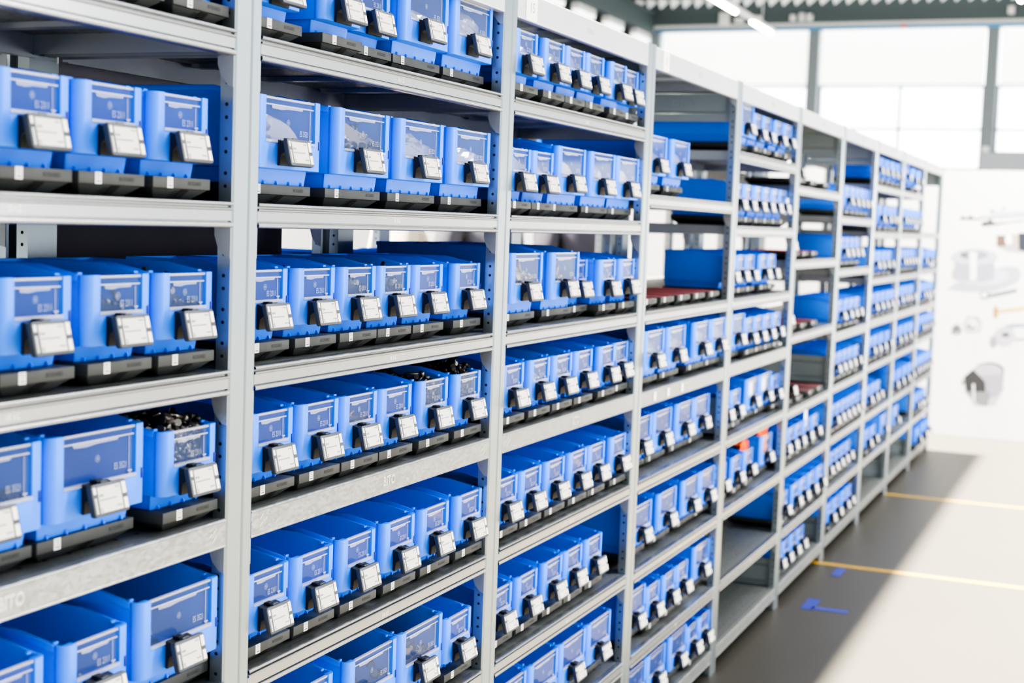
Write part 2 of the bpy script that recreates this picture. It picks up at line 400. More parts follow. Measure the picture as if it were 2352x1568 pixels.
ROWTXT = [
(0,1.890,"s0.757@0.008 s0.918@0.008"),
(0,1.625,"s0.564@0.008 s0.717@0.008 s0.877@0.008"),
(0,1.364,"s0.573@0.008 s0.740@0.008 s0.896@0.008"),
(0,1.128,"w0.486@0.008 w0.700@0.008 s0.913@0.008"),
(0,0.862,"s0.521@0.004 s0.695@0.004 w0.889@0.004"),
(1,1.890,"s0.108@0.012 s0.316@0.012 s0.466@0.032 w0.649@0.012 w0.870@0.012"),
(1,1.625,"w0.145@0.008 w0.400@0.008 w0.635@0.008 w0.870@0.008"),
(1,1.364,"s0.110@0.024 s0.270@0.024 s0.424@0.024 s0.569@0.024 s0.717@0.024 s0.906@0.024"),
(1,1.128,"s0.118@0.012 s0.274@0.012 s0.421@0.012 s0.566@0.012 s0.735@0.012 s0.903@0.012"),
(1,0.862,"s0.108@0.008 s0.261@0.008 s0.422@0.008 s0.590@0.008 s0.751@0.008 s0.921@0.008"),
(1,0.600,"w0.240@0.008 w0.493@0.008 w0.704@0.008 s0.885@0.008"),
(2,1.890,"s0.115@0.004 s0.289@0.004 s0.434@0.004 s0.579@0.004 s0.764@0.004 s0.914@0.019"),
(2,1.625,"s0.108@0.008 s0.253@0.008 w0.447@0.008 w0.680@0.008 w0.889@0.008"),
(2,1.364,"w0.176@0.008 w0.429@0.008 s0.607@0.038 s0.752@0.008 s0.918@0.008"),
(2,1.128,"s0.114@0.008 s0.281@0.008 s0.436@0.008 s0.591@0.008 s0.776@0.008 s0.921@0.018"),
(2,0.862,"s0.108@0.012 s0.260@0.012 s0.422@0.012 s0.587@0.012 s0.735@0.012 s0.918@0.012"),
(2,0.600,"s0.108@0.016 s0.271@0.016 s0.443@0.016 s0.594@0.016 s0.755@0.016"),
(2,0.335,"w0.180@0.012 w0.397@0.012 w0.606@0.012 w0.819@0.012"),
(3,1.705,"w0.148@0.016 w0.393@0.016"),
(3,1.128,"w0.141@-0.004 w0.372@-0.004 w0.670@-0.004 w0.884@-0.004"),
(3,0.862,"w0.152@0.028 w0.368@0.028 w0.620@0.028 w0.829@0.028"),
(3,0.600,"w0.141@0.012 w0.408@0.012 w0.680@0.012 w0.889@0.012"),
(3,0.335,"w0.141@0.020 s0.322@0.020 s0.497@0.020 s0.649@0.020 w0.889@0.020"),
(3,0.095,"w0.140@0.008 w0.349@0.008 w0.593@0.008 s0.776@0.008 s0.921@0.008"),
(4,1.890,"w0.178@0.012 s0.355@0.012 s0.500@0.012 s0.701@0.012 s0.872@0.012"),
(4,1.625,"s0.167@0.028 s0.312@0.028 s0.474@0.028 s0.619@0.028 s0.764@0.028 s0.909@0.028"),
(4,1.364,"s0.108@0.028 s0.253@0.028 s0.398@0.028 s0.619@0.028 s0.764@0.028"),
(4,1.128,"w0.174@0.008 s0.354@0.008 s0.503@0.008 s0.656@0.008 s0.813@0.008"),
(4,0.862,"s0.108@0.024 s0.257@0.024 w0.525@0.024 w0.744@0.024 s0.921@0.024"),
(4,0.600,"s0.115@0.028 s0.335@0.028 s0.526@0.028 w0.838@0.028"),
(5,0.600,"s0.111@0.020 s0.260@0.020 s0.415@0.020 s0.590@0.020 s0.783@0.020"),
(5,0.335,"s0.116@0.008 s0.349@0.008 s0.519@0.008 s0.711@0.008 s0.915@0.008"),
(5,0.095,"s0.124@0.020 s0.269@0.020 s0.434@0.020 s0.580@0.020"),
(6,1.696,"s0.316@0.024 s0.486@0.024 s0.631@0.024 s0.776@0.024 s0.921@0.024"),
(6,1.438,"s0.283@0.028 s0.428@0.028 s0.573@0.028 s0.718@0.028"),
(6,1.125,"s0.193@0.008 s0.381@0.008 s0.534@0.008 s0.686@0.008"),
(6,0.862,"s0.152@0.012 s0.297@0.012 s0.442@0.012 s0.592@0.012 s0.771@0.012"),
(6,0.600,"s0.196@0.012 s0.341@0.012 s0.486@0.012 s0.631@0.012 s0.776@0.012 s0.921@0.012"),
(6,0.345,"s0.185@0.028 s0.330@0.028 s0.475@0.028 s0.620@0.028 s0.765@0.028"),
(6,0.100,"s0.221@0.008 s0.402@0.008 s0.616@0.008 s0.764@0.008"),
(7,1.890,"s0.127@0.012 s0.292@0.012 s0.503@0.012 s0.701@0.012 s0.908@0.012"),
(7,1.625,"s0.298@0.012 s0.528@0.012 s0.708@0.012 s0.853@0.012"),
(7,1.364,"s0.168@0.008 s0.333@0.008 s0.524@0.008 s0.703@0.008"),
(7,1.128,"s0.152@0.004 s0.355@0.004 s0.546@0.004 s0.745@0.004 s0.911@0.004"),
(7,0.880,"s0.196@0.008 s0.380@0.008 s0.592@0.008 s0.834@0.008"),
(7,0.600,"s0.190@0.008 s0.389@0.008 s0.554@0.008"),
(7,0.345,"s0.251@0.008 s0.465@0.008 w0.874@0.008"),
(8,1.890,"w0.215@0.008 s0.532@0.008 s0.806@0.008"),
(8,1.630,"s0.143@0.008 s0.326@0.008 s0.515@0.008 s0.712@0.008 s0.902@0.008"),
(8,1.370,"s0.325@0.028 s0.470@0.028 s0.615@0.028 s0.760@0.028 s0.908@0.028"),
(8,1.135,"s0.163@0.008 s0.368@0.008 s0.533@0.008 s0.757@0.008"),
(8,0.880,"s0.173@0.008 s0.398@0.008 s0.637@0.008 s0.864@0.008"),
(8,0.600,"s0.148@0.004 s0.396@0.004 s0.656@0.004 s0.904@0.004"),
(8,0.345,"w0.338@0.008"),
(9,1.364,"s0.241@0.008 s0.551@0.008 s0.821@0.008"),
(9,1.130,"s0.249@0.008 s0.417@0.008 s0.590@0.008 s0.785@0.008"),
(9,0.900,"s0.246@0.004 s0.445@0.004 s0.681@0.004 s0.897@0.004"),
(9,0.610,"s0.108@0.004 s0.286@0.004 s0.470@0.004 s0.694@0.004 s0.892@0.004"),
(9,0.345,"s0.293@0.008 s0.476@0.008 s0.732@0.008"),
(9,0.100,"s0.339@-0.012 s0.653@-0.012 s0.921@-0.012"),
]
CONTENT = {(0,1.128,2): 'black screws', (1,1.128,4): 'black screws', (1,1.128,5): 'black screws', (2,1.128,1): 'shiny screws', (2,1.128,2): 'shiny screws',
           (4,0.60,2): 'orange plugs', (4,0.60,3): 'orange plugs', (4,0.60,0): 'red plugs', (1,1.364,2): 'dark screws', (1,1.364,3): 'dark bolts'}
PLACED = {}
rowno = {}
for bay, z, txt in ROWTXT:
    rn = rowno.get(bay, 0); rowno[bay] = rn+1
    items = txt.split()
    for i, it in enumerate(items):
        key = it[0]; x, y = it[1:].split('@'); x = float(x) + bay*P; y = float(y)
        W = SW if key == 's' else WW
        last = i == len(items)-1
        pos = 'leftmost' if i == 0 else ('rightmost' if last else ORD[i])
        if len(items) == 1: pos = 'only one'
        where = '%s, %s' % ('top bin row' if rn == 0 else ORD[rn]+' bin row down', BAYS[bay])
        size = 'small' if key == 's' else 'wide'
        cont = CONTENT.get((bay, z, i))
        b = inst(PB, key, 'b'); b.location = (x, y, z+0.0335)
        if cont: lab = 'blue bin of %s, %s, %s' % (cont, pos if pos in ('leftmost', 'rightmost', 'only one') else pos+' from left', where)
        else: lab = '%s blue bin, %s, %s' % (size, pos if pos in ('leftmost', 'rightmost', 'only one') else pos+' from left', where)
        tag(b, lab, 'bin', 'blue bins on the shelves of the front rack')
        t = inst(PT, key, 't'); ty = y + (0.0 if key == 's' else 0.022)
        t.location = (x, ty, z+0.0003)
        tag(t, 'black weighing tray under %s bin, %s' % (pos, where), 'tray', 'black weighing trays under the bins')
        PLACED[(bay, z, i)] = (x, y, z+0.0335, key, pos, where)

# trays without bins, with red strips on top
bare = PT['s'] ; 
def bare_tray(bay, z, xs, desc):
    for i, x in enumerate(xs):
        t = dup(PT['s']); t.location = (bay*P+x, 0.012, z+0.0003)
        nm = ORD[i] + ' from left'
        tag(t, 'bare black weighing tray with red strips, %s, %s, %s' % (nm, desc, BAYS[bay]), 'tray', 'bare weighing trays')
        for s in (-1, 1):
            kid(link('red_strip', STRIP, t, (s*0.036, 0, 0)))
STRIP = MB().box(-0.003, 0.003, 0.004, 0.231, 0.0332, 0.0345).mesh('red_strip', [M_RED])
BARE = [(3, 1.364, (0.118, 0.300, 0.480, 0.662, 0.850), 'second level'), (5, 1.806, (0.16, 0.40, 0.70), 'top level'),
        (5, 1.492, (0.11, 0.30, 0.50), 'second level'), (5, 1.175, (0.11, 0.34, 0.58), 'third level'), (5, 0.852, (0.11, 0.33, 0.60, 0.80), 'fourth level')]
for b in BARE: bare_tray(*b)
# label displays left standing on bare trays
DM = display_meshes('loose_display', 0.0, 0.0245)
def loose(x, y, z, rz, lab):
    t = thing('label_display', lab, 'display', (x, y, z), (0, 0, rz), 'label displays standing on bare trays')
    h = link('housing', DM[0], t); link('screen', DM[1], t); link('clip', DM[2], t)
loose(3*P+0.110, 0.075, 1.364+0.0338, 0.9, 'small label display standing on bare tray, fourth bay from left')
loose(5*P+0.20, 0.04, 1.806+0.0338, 0.0, 'small label display standing on bare tray, top level, sixth bay')
loose(5*P+0.10, 0.04, 1.492+0.0338, 0.0, 'small label display standing on bare tray, second level, sixth bay')
loose(5*P+0.11, 0.04, 1.175+0.0338, 0.0, 'small label display standing on bare tray, third level, sixth bay')
loose(5*P+0.30, 0.05, 0.852+0.0338, 0.0, 'small label display standing on bare tray, fourth level, sixth bay')

# ------------------------------------------------------------------ bin contents
def screw(m, p, d, L, r, mat=0):
    p = Vector(p); d = Vector(d).normalized()
    m.rod(p, p+d*L, r, r, 6, mat); m.rod(p-d*r*1.9, p, r*1.75, r*1.75, 7, mat)
def heap_mesh(name, x0, x1, y0, y1, fn, n, mats, kind, L=0.022, r=0.0026, seed=1):
    rnd = random.Random(seed); m = MB(); NX, NY = 10, 12
    g = []
    for j in range(NY+1):
        for i in range(NX+1):
            x = x0+(x1-x0)*i/NX; y = y0+(y1-y0)*j/NY
            g.append((x, y, max(0.001, fn((x-x0)/(x1-x0), (y-y0)/(y1-y0)) + rnd.uniform(-.003, .003)-0.004)))
    m.add(g, [(j*(NX+1)+i, j*(NX+1)+i+1, (j+1)*(NX+1)+i+1, (j+1)*(NX+1)+i) for j in range(NY) for i in range(NX)], 0)
    e = [g[i] for i in range(NX+1)]           # front skirt towards the window
    m.add(e + [(x, y, 0.0005) for x, y, z in e], [(i, i+1, NX+2+i, NX+1+i) for i in range(NX)], 0)
    for k in range(n):
        u, v = rnd.random(), rnd.random()**1.6
        zt = fn(u, v)
        if zt < 0.004: continue
        z = zt - rnd.random()*0.004
        yy = y0+(y1-y0)*v
        if rnd.random() < 0.4: z = zt*rnd.random(); yy = y0 + rnd.random()*0.002
        x = x0+0.012+(x1-x0-0.024)*u
        d = (rnd.uniform(-1, 1), rnd.uniform(-0.5, 1), rnd.uniform(-.45, .45))
        d = list(d)
        if abs(x + d[0]*L) > x1-0.010: d[0] = -d[0]
        if yy < y0+0.05: d[1] = abs(d[1])
        if kind == 'screw': screw(m, (x, yy+0.004, max(z, 0.004)), d, L*rnd.uniform(.8, 1.1), r, len(mats)-1 if rnd.random() < .5 else 0)
        else:
            q = Vector((x, yy+0.004, max(z, 0.004))); dv = Vector(d).normalized()
            m.rod(q-dv*0.006, q+dv*0.006, 0.0055, 0.003, 6, 0, False); m.rod(q-dv*0.008, q-dv*0.006, 0.0075, 0.0075, 7, len(mats)-1, False)
    return m.mesh(name, mats)
def heap(bz, name, lab, cat, fn, n, mats, kind='screw', L=0.022, r=0.0026, seed=1):
    x, y, z, key, pos, where = PLACED[bz]
    a = (SW if key == 's' else WW)/2-0.013; D = (0.234 if key == 's' else 0.35)
    me = heap_mesh(name, -a, a, 0.040 if False else 0.0375, D-0.012, fn, n, mats, kind, L, r, seed)
    # front rows may lean into the nose: shift the front line towards the window above the nose
    for v in me.vertices:
        if v.co.y < 0.075 and v.co.z > 0.030: v.co.y -= 0.017*(1-(max(v.co.y, 0.0375)-0.0375)/0.0375)
    o = link(name, me, None, (x, y, z+0.0036))
    p = pos if pos in ('leftmost', 'rightmost') else pos
    tag(o, '%s in %s bin, %s' % (lab, p, where), cat, None, 'stuff')
    return o
full = lambda u, v: 0.112 + 0.016*math.sin(3.1*min(1, v*1.2)) + 0.004*math.sin(9*u)
BLK = [M_SCREW, M_SCREWG]
heap((0,1.128,2), 'black_screws', 'heap of black screws', 'screws', lambda u, v: 0.108+0.022*min(1, v*2.2)+0.003*math.sin(11*u), 460, [M_SCREW, M_SCREWG], L=0.024, r=0.0034, seed=3)
heap((0,1.128,0), 'dark_nuts', 'low pile of dark nuts', 'nuts', lambda u, v: 0.070-0.10*v+0.006*math.sin(7*u), 130, [M_SCREWG, M_BROWN], 'plug', seed=4)
heap((0,1.364,0), 'black_screws', 'few black screws', 'screws', lambda u, v: 0.072*math.exp(-((u-.22)/.08)**2)*(1-v) , 14, BLK, seed=5)
heap((0,1.364,1), 'black_screws', 'sloping pile of black screws', 'screws', lambda u, v: (0.104-0.045*u)*(1-0.75*v)+0.004*math.sin(9*u), 170, BLK, L=0.026, r=0.0032, seed=6)
heap((0,1.364,2), 'black_screws', 'sloping pile of black screws', 'screws', lambda u, v: (0.104-0.04*u)*(1-0.7*v)+0.004*math.sin(8*u), 170, BLK, L=0.026, r=0.0032, seed=7)
heap((0,0.862,1), 'dark_screws', 'low pile of dark screws', 'screws', lambda u, v: (0.085-0.06*u)*(1-v), 40, BLK, seed=8)
heap((0,0.862,2), 'dark_nuts', 'low pile of dark nuts', 'nuts', lambda u, v: (0.100-0.10*u)*(1-1.1*v), 60, [M_SCREW, M_SCREWG], 'plug', seed=9)
heap((1,1.364,2), 'dark_screws', 'pile of dark screws', 'screws', lambda u, v: (0.105-0.025*u)*(1-.7*v)+0.005*math.sin(8*u), 130, BLK, L=0.026, r=0.0032, seed=10)
heap((1,1.364,3), 'dark_bolts', 'pile of dark bolts', 'bolts', lambda u, v: (0.100-0.02*u)*(1-.7*v)+0.005*math.sin(8*u), 100, BLK, L=0.034, r=0.004, seed=11)
heap((1,1.128,2), 'brown_screws', 'low pile of brown screws', 'screws', lambda u, v: (0.088-0.02*u)*(1-v), 50, [M_SCREWG, M_BROWN], seed=12)
heap((1,1.128,4), 'black_screws', 'pile of black screws', 'screws', lambda u, v: 0.092+0.05*v+0.005*math.sin(8*u), 220, BLK, L=0.03, r=0.003, seed=13)
heap((1,1.128,5), 'black_screws', 'heap of black screws', 'screws', lambda u, v: 0.098+0.055*min(1, 1.6*v)+0.004*math.sin(8*u), 260, [M_SCREW, M_SCREW], L=0.03, r=0.003, seed=14)
heap((1,0.862,0), 'black_caps', 'few black caps', 'caps', lambda u, v: 0.085*(1-u)**2*(1-v), 30, [M_SCREW, M_SCREW], 'plug', seed=15)
heap((1,0.60,1), 'black_fittings', 'pile of black fittings', 'fittings', lambda u, v: 0.03+0.10*v, 90, [M_SCREW, M_SCREW], 'plug', seed=16)
heap((1,0.60,2), 'brown_fittings', 'pile of brown fittings', 'fittings', lambda u, v: (0.120-0.06*u)*(1-0.8*v)+0.09*v*v, 130, [M_BROWN, M_SCREW], 'plug', seed=17)
heap((2,1.364,0), 'dark_screws', 'pile of dark screws', 'screws', lambda u, v: 0.110-0.03*u-0.05*v, 140, [M_SCREWG, M_BROWN], L=0.034, r=0.004, seed=18)
heap((2,1.364,1), 'dark_screws', 'pile of dark screws', 'screws', lambda u, v: 0.110-0.05*u-0.05*v, 120, BLK, L=0.034, r=0.004, seed=19)
for i, sd in ((1, 20), (2, 21)):
    heap((2,1.128,i), 'zinc_screws', 'pile of shiny zinc screws', 'screws', lambda u, v: (0.108-0.045*u)*(1-.7*v), 170, [M_ZINC, M_ZINC], L=0.02, seed=sd)
for bz, sd, hi in (((4,0.60,2), 22, 0.138), ((4,0.60,3), 23, 0.158)):
    heap(bz, 'orange_plugs', 'heap of orange plastic plugs', 'plugs', lambda u, v, hi=hi: hi+0.02*min(1, 2*v), 300, [M_ORANGE, M_ORANGE], 'plug', seed=sd)
heap((4,0.60,0), 'red_plugs', 'heap of red plastic plugs', 'plugs', lambda u, v: 0.09+0.065*v, 160, [M_REDP, M_REDP], 'plug', seed=24)
# two long bolts that stand out of their bins
for bz, dx, dy, d, lab in (((1,1.364,3), 0.004, 0.045, (0.75, -0.05, 1), 'long dark bolt leaning out of fourth bin, third bin row down, second bay'),
                      ((1,1.364,1), 0.052, 0.10, (0.8, 0.1, 1), 'long black bolt leaning out of second bin, third bin row down, second bay')):
    x, y, z, *_ = PLACED[bz]; m = MB(); dv = Vector(d).normalized()
    m.rod((0,0,0), dv*0.135, 0.0042, 0.0042, 10, 0); m.rod(dv*-0.009, (0,0,0), 0.0072, 0.0072, 6, 0, False)
    tag(link('bolt', m.mesh('bolt', [M_SCREW]), None, (x+dx-0.065, y+dy, z+0.016)), lab, 'bolt')

def bag(bz, seed, dark=False, h=0.085):
    x, y, z, key, pos, where = PLACED[bz]
    rnd = random.Random(seed); W = (SW if key == 's' else WW)
    a = W/2-0.016; bm = bmesh.new(); bmesh.ops.create_icosphere(bm, subdivisions=4, radius=1)
    ph = [rnd.uniform(0, 6) for _ in range(8)]
    for v in bm.verts:
        c = v.co
        k = 1+0.10*math.sin(5*c.x+ph[0]+3*c.z)+0.09*math.sin(7*c.z+ph[1]-4*c.y)+0.07*math.sin(11*c.y+ph[2]+6*c.x)+0.06*math.sin(17*c.z+ph[3]+9*c.x)
        v.co = Vector((max(-a, min(a, c.x*k*a*1.15)), max(-0.055, min(0.09, c.y*k*0.075)), max(-0.5*h, c.z*k*h*0.52)))
    for v in bm.verts: v.co.y += 0.0735 if v.co.z > -0.2*h else 0.098
    me = bpy.data.meshes.new('plastic_bag'); bm.to_mesh(me); bm.free(); me.materials.append(M_BAG)
    for pl in me.polygons: pl.use_smooth = False
    o = link('plastic_bag', me, None, (x, y+(0.10 if dark else 0), z+0.006+0.5*h))
    tag(o, 'crumpled clear plastic bag in %s bin, %s' % (pos, where), 'bag', 'clear bags inside the bins')
    if dark:
        heap(bz, 'bagged_screws', 'bagged grey screws', 'screws', lambda u, v: (0.128-0.040*u)*(1-.8*v), 150, [M_SCREWG, M_SCREW], L=0.03, r=0.0038, seed=seed+50)
bag((1,1.625,0), 31, h=0.105); bag((1,1.625,1), 32, True, 0.115); bag((1,1.625,2), 33, h=0.115); bag((1,1.625,3), 34, h=0.105)
bag((1,1.89,4), 35, h=0.12); bag((1,1.89,3), 36, h=0.09)
for i in range(6): bag((2,1.89,i), 40+i, h=0.095)
for i in range(5): bag((2,1.625,i), 50+i, h=0.10)
for i in range(4): bag((3,1.128,i), 60+i, h=0.11)
bag((2,1.364,3), 70, h=0.08); bag((3,1.705,1), 71, h=0.11); bag((3,1.705,0), 72, h=0.11)
# paper cards behind panes, seventh card stands up out of its bin
CARD = MB().box(-0.030, 0.030, 0, 0.0006, 0, 0.085).mesh('paper_card', [M_PAPER])
for bz, dz, lab in (((4,0.862,2), 0.052, 'white paper card behind window of third bin, fifth bin row down, fifth bay'), ((4,0.862,3), 0.052, 'white paper card behind window of fourth bin, fifth bin row down, fifth bay'),
                    ((5,0.60,3), 0.09, 'white paper card sticking up from fourth bin, top bin row, sixth bay'), ((7,1.89,3), 0.04, 'white paper card behind window of fourth bin, top bin row, eighth bay')):
    x, y, z, *_ = PLACED[bz]
    tag(link('paper_card', CARD, None, (x-0.012, y+0.0072, z+dz-0.008)), lab, 'card', 'paper cards in bins')

# ------------------------------------------------------------------ shelving rack
def post_mesh():
    m = MB(); w = HW
    pts = [(-w, 0.025), (-w, 0.0015), (-w+0.003, -0.002), (-w+0.018, -0.002), (-w+0.020, -0.0008), (0.006, -0.0008), (0.0075, 0.0006), (0.010, 0.0006), (0.0115, -0.002), (w-0.003, -0.002), (w, 0.0015), (w, 0.025)]
    m.prism(pts, 0.0, RACK_H+0.004, 'z')
    z = 0.06
    while z < 2.09:
        for s in (-1, 1):
            m.disc_x(s*(w+0.0002), 0.013, z, 0.0030, s, 1); m.disc_x(s*(w+0.0002), 0.013, z+0.020, 0.0030, s, 1)
        z += 0.053
    m.box(-w-0.001, w+0.001, 0.0, 0.028, 0.0, 0.004)
    return m.mesh('post', [M_POST, M_HOLE])
POST = post_mesh()
SL = P-2*HW-0.001
def beam_mesh(name, flat):
    m = MB()
    if flat:
        h = 0.046 if flat == 1 else 0.062
        pr = [(0.014, 0), (0.0005, 0), (-0.0012, -0.0012), (-0.0016, -0.003), (-0.0008, -0.0045), (-0.0008, -h+0.004), (-0.0016, -h+0.0025), (-0.001, -h+0.0008), (0.001, -h), (0.014, -h)]
        m.strip(pr, 0, SL, 'x', 0)
        t = text_mb('BITO', 0.025, 0, 0.0007); m.add([(x*0.9+SL*0.5, -0.00125, z-h*0.5) for x, y, z in t.v], t.f, 1)
        t = text_mb('BITO', 0.025, 0, -0.0005); m.add([(x*0.9+SL*0.5, -0.0014, z-h*0.5) for x, y, z in t.v], t.f, 0)
        for x0, s in ((0.030, 1), (SL-0.030, -1)):
            for dx, dz, r in ((0, 0.006, 0.006), (0.012*s, 0.0, 0.005), (0, -0.006, 0.006)):
                m.quad((x0+dx-r, -0.0012, -h*0.45+dz-r*.6), (x0+dx-r+0.002, -0.0012, -h*0.45+dz-r*.6), (x0+dx+r, -0.0012, -h*0.45+dz+r*.6), (x0+dx+r-0.002, -0.0012, -h*0.45+dz+r*.6), 1)
    else:
        pr = [(0.014, 0), (0.000, 0), (-0.003, -0.0008), (-0.0042, -0.0025), (-0.0040, -0.0042), (-0.0022, -0.0056), (0.0050, -0.0064), (0.0050, -0.0084), (-0.0018, -0.0092), (-0.0034, -0.0104), (-0.0034, -0.0116), (-0.0014, -0.0132), (-0.0004, -0.0138),
              (-0.0004, -0.0292), (0.0048, -0.0298), (0.0048, -0.0312), (-0.0020, -0.0318), (-0.0036, -0.0330), (-0.0042, -0.0350), (-0.0038, -0.0378), (-0.0020, -0.0394), (0.001, -0.040), (0.014, -0.040)]
        m.strip(pr, 0, SL, 'x', 0)
        t = text_mb('100 KG', 0.0115); m.add([(x*0.75+SL*0.5, -0.0009, z-0.0215) for x, y, z in t.v], t.f, 1)
    return m.mesh(name, [M_TOP if flat == 2 else (M_FLAT if flat else M_BEAM), M_MARK])
BEAM = {0: beam_mesh('beam_ribbed', 0), 1: beam_mesh('beam_flat', 1), 2: beam_mesh('beam_top', 2)}
def shelf_mesh():
    m = MB()
    m.box(0, SL, 0.0145, 0.392, -0.0020, -0.0004, 1)
    m.box(-0.0358, 0, 0.029, 0.395, -0.0020, -0.0004, 1); m.box(SL, SL+0.0358, 0.029, 0.395, -0.0020, -0.0004, 1)
    m.box(-0.033, -0.0315, 0.029, 0.395, -0.034, -0.002, 0); m.box(SL+0.0315, SL+0.033, 0.029, 0.395, -0.034, -0.002, 0)
    m.box(0, SL, 0.392, 0.396, -0.040, -0.0004, 0); m.box(0, SL, 0.380, 0.392, -0.040, -0.0385, 0)
    for x in (0.0, SL-0.0015):
        m.box(x, x+0.0015, 0.0145, 0.392, -0.034, -0.0020, 0)
    for k in range(4):
        x = SL*(k+0.5)/4
        m.prism([(x-0.018, -0.0021), (x-0.014, -0.010), (x+0.014, -0.010), (x+0.018, -0.0021)], 0.03, 0.376, 'y', 0)
    for x in (0.0005, SL-0.0015):             # end tabs that hook into the uprights
        m.prism([(0.0005, -0.0395), (0.030, -0.0395), (0.030, -0.052), (0.024, -0.070), (0.010, -0.086), (0.0005, -0.088)], x, x+0.0012, 'x', 0)
    return m.mesh('shelf', [M_SHELF, M_PLATE])
SHELF = shelf_mesh()
STD = (1.890, 1.626, 1.364, 1.128, 0.863, 0.598, 0.335, 0.095)
LEVELS = {b: STD for b in range(10)}
LEVELS[3] = (1.705, 1.364, 1.124, 0.860, 0.592, 0.333, 0.095)
LEVELS[5] = (1.806, 1.492, 1.175, 0.852, 0.601, 0.333, 0.095)
LEVELS[6] = (1.696, 1.438, 1.125, 0.862, 0.604, 0.345, 0.100)
LEVELS[7] = LEVELS[8] = (1.890, 1.630, 1.370, 1.136, 0.880, 0.604, 0.345, 0.099)
LEVELS[9] = (1.638, 1.384, 1.130, 0.902, 0.612, 0.345, 0.100)
rack = thing('shelving_rack', 'long row of galvanised steel shelving bays filled with blue bins', 'shelving', (0,0,0))
for i in range(11):
    kid(link('post', POST, rack, (i*P, 0, 0)))
    kid(link('post', POST, rack, (i*P, 0.425, 0), (0,0,math.pi)))
def side_plate_mesh():
    m = MB(); H = 0.132
    m.box(-0.0012, 0.0012, 0.024, 0.400, 0, H, 0)
    for s in (-1, 1):
        x = s*0.0012
        for z in (0.030, 0.100):
            m.prism([(x, z-0.004), (x+s*0.0035, z), (x, z+0.004)], 0.045, 0.38, 'y', 0)
        for y0 in (0.045, 0.376):
            m.box(min(x, x+s*0.003), max(x, x+s*0.003), y0, y0+0.004, 0.030, 0.100, 0)
    for s in (-1, 1):
        t = text_mb('BITO', 0.034)
        m.add([(s*0.0016, 0.21-s*px, pz+0.064) for px, py, pz in t.v], t.f if s < 0 else [tuple(reversed(f)) for f in t.f], 1)
    return m.mesh('side_plate', [M_SIDE, M_POST])
SIDE = side_plate_mesh()
for i in range(11):
    for z in (0.082, 0.878, 1.989): kid(link('side_plate', SIDE, rack, (i*P, 0, z)))
def flat_kind(z, bay): return 1 if (abs(z-1.13) < 0.012 or z < 0.12) and not (bay == 5 and z > .5) else 0
SH = {}
for b in range(10):
    for z in (RACK_H,) + LEVELS[b]:
        s = kid(link('shelf', SHELF, rack, (b*P+HW+0.0005, 0, z)))
        kid(link('front_beam', BEAM[2 if z == RACK_H else flat_kind(z, b)], s))
        SH[(b, z)] = s
def beam_sticker(shelf, x, w, h, z, txt=None):
    m = MB().box(x, x+w, -0.0026, -0.0008, z-h, z, 0)
    if txt:
        t = text_mb(txt, h*0.55); m.add([(px+x+w*0.55, -0.0029, pz+z-h*0.5) for px, py, pz in t.v], t.f, 1)
    o = kid(link('beam_sticker', m.mesh('beam_sticker', [M_WHITE, M_INK]), shelf)); o['label'] = 'white paper sticker'
beam_sticker(SH[(2, RACK_H)], 0.046, 0.066, 0.058, -0.002, '15')
beam_sticker(SH[(3, RACK_H)], 0.066, 0.062, 0.058, -0.002, '5')
for x in (0.119, 0.258, 0.411): beam_sticker(SH[(3, 1.124)], x, 0.026, 0.026, -0.010)

# back-to-back row behind
rear = thing('shelving_rack', 'second steel shelving row standing back to back behind the front row', 'shelving', (0, 0.445, 0))
for i in range(11):
    kid(link('post', POST, rear, (i*P, 0, 0))); kid(link('post', POST, rear, (i*P, 0.425, 0), (0,0,math.pi)))
for b in range(10):
    for z in (RACK_H, 1.890, 1.626, 1.364, 1.128, 0.863, 0.598, 0.335):
        kid(link('shelf', SHELF, rear, (b*P+HW+0.0005, 0, z)))
BACK = []
nb = 0
RB = MESH['w'][0]
for b, z, xs in ((1, 1.364, (0.15, 0.40, 0.63, 0.86)), (2, 1.364, (0.15, 0.38, 0.62, 0.86)), (3, 1.364, (0.15, 0.40)), (0, 1.128, (0.40, 0.63, 0.86)), (1, 1.128, (0.15, 0.38, 0.62, 0.86)), (2, 1.128, (0.15, 0.38, 0.62, 0.86)),
                 (0, 0.863, (0.63, 0.86)), (1, 0.863, (0.15, 0.38, 0.62, 0.86)), (2, 0.863, (0.15, 0.38, 0.62, 0.86)), (1, 0.598, (0.4, 0.62, 0.86)), (2, 0.598, (0.38, 0.62, 0.86)), (3, 0.598, (0.62, 0.86))):
    for i, x in enumerate(xs):
        o = link('storage_bin', RB, None, (b*P+x, 0.445+0.39, z+0.0005), (0, 0, math.pi))
        tag(o, 'blue bin on rear row, %s from left, %s shelf down, %s' % (ORD[i], {1.364: 'third', 1.128: 'fourth', 0.863: 'fifth', 0.598: 'sixth'}[z], BAYS[b].replace(' from left', '')), 'bin', 'blue bins on the rear row')
m = MB(); m.box(0.99, 1.90, 0.4745, 0.480, 1.3645, 2.10); 
CAM_R=[0.390245, -0.920007, 0.035986]
CAM_U=[0.062228, 0.065352, 0.99592]
CAM_F=[0.918606, 0.386414, -0.082754]
CAM_C=[-0.90465, -1.27809, 1.61121]
LENS=50.7171
tag(link('back_panel', m.mesh('back_panel', [M_DARKPANEL])), 'dark anthracite sheet panel behind the second shelving bay', 'panel')

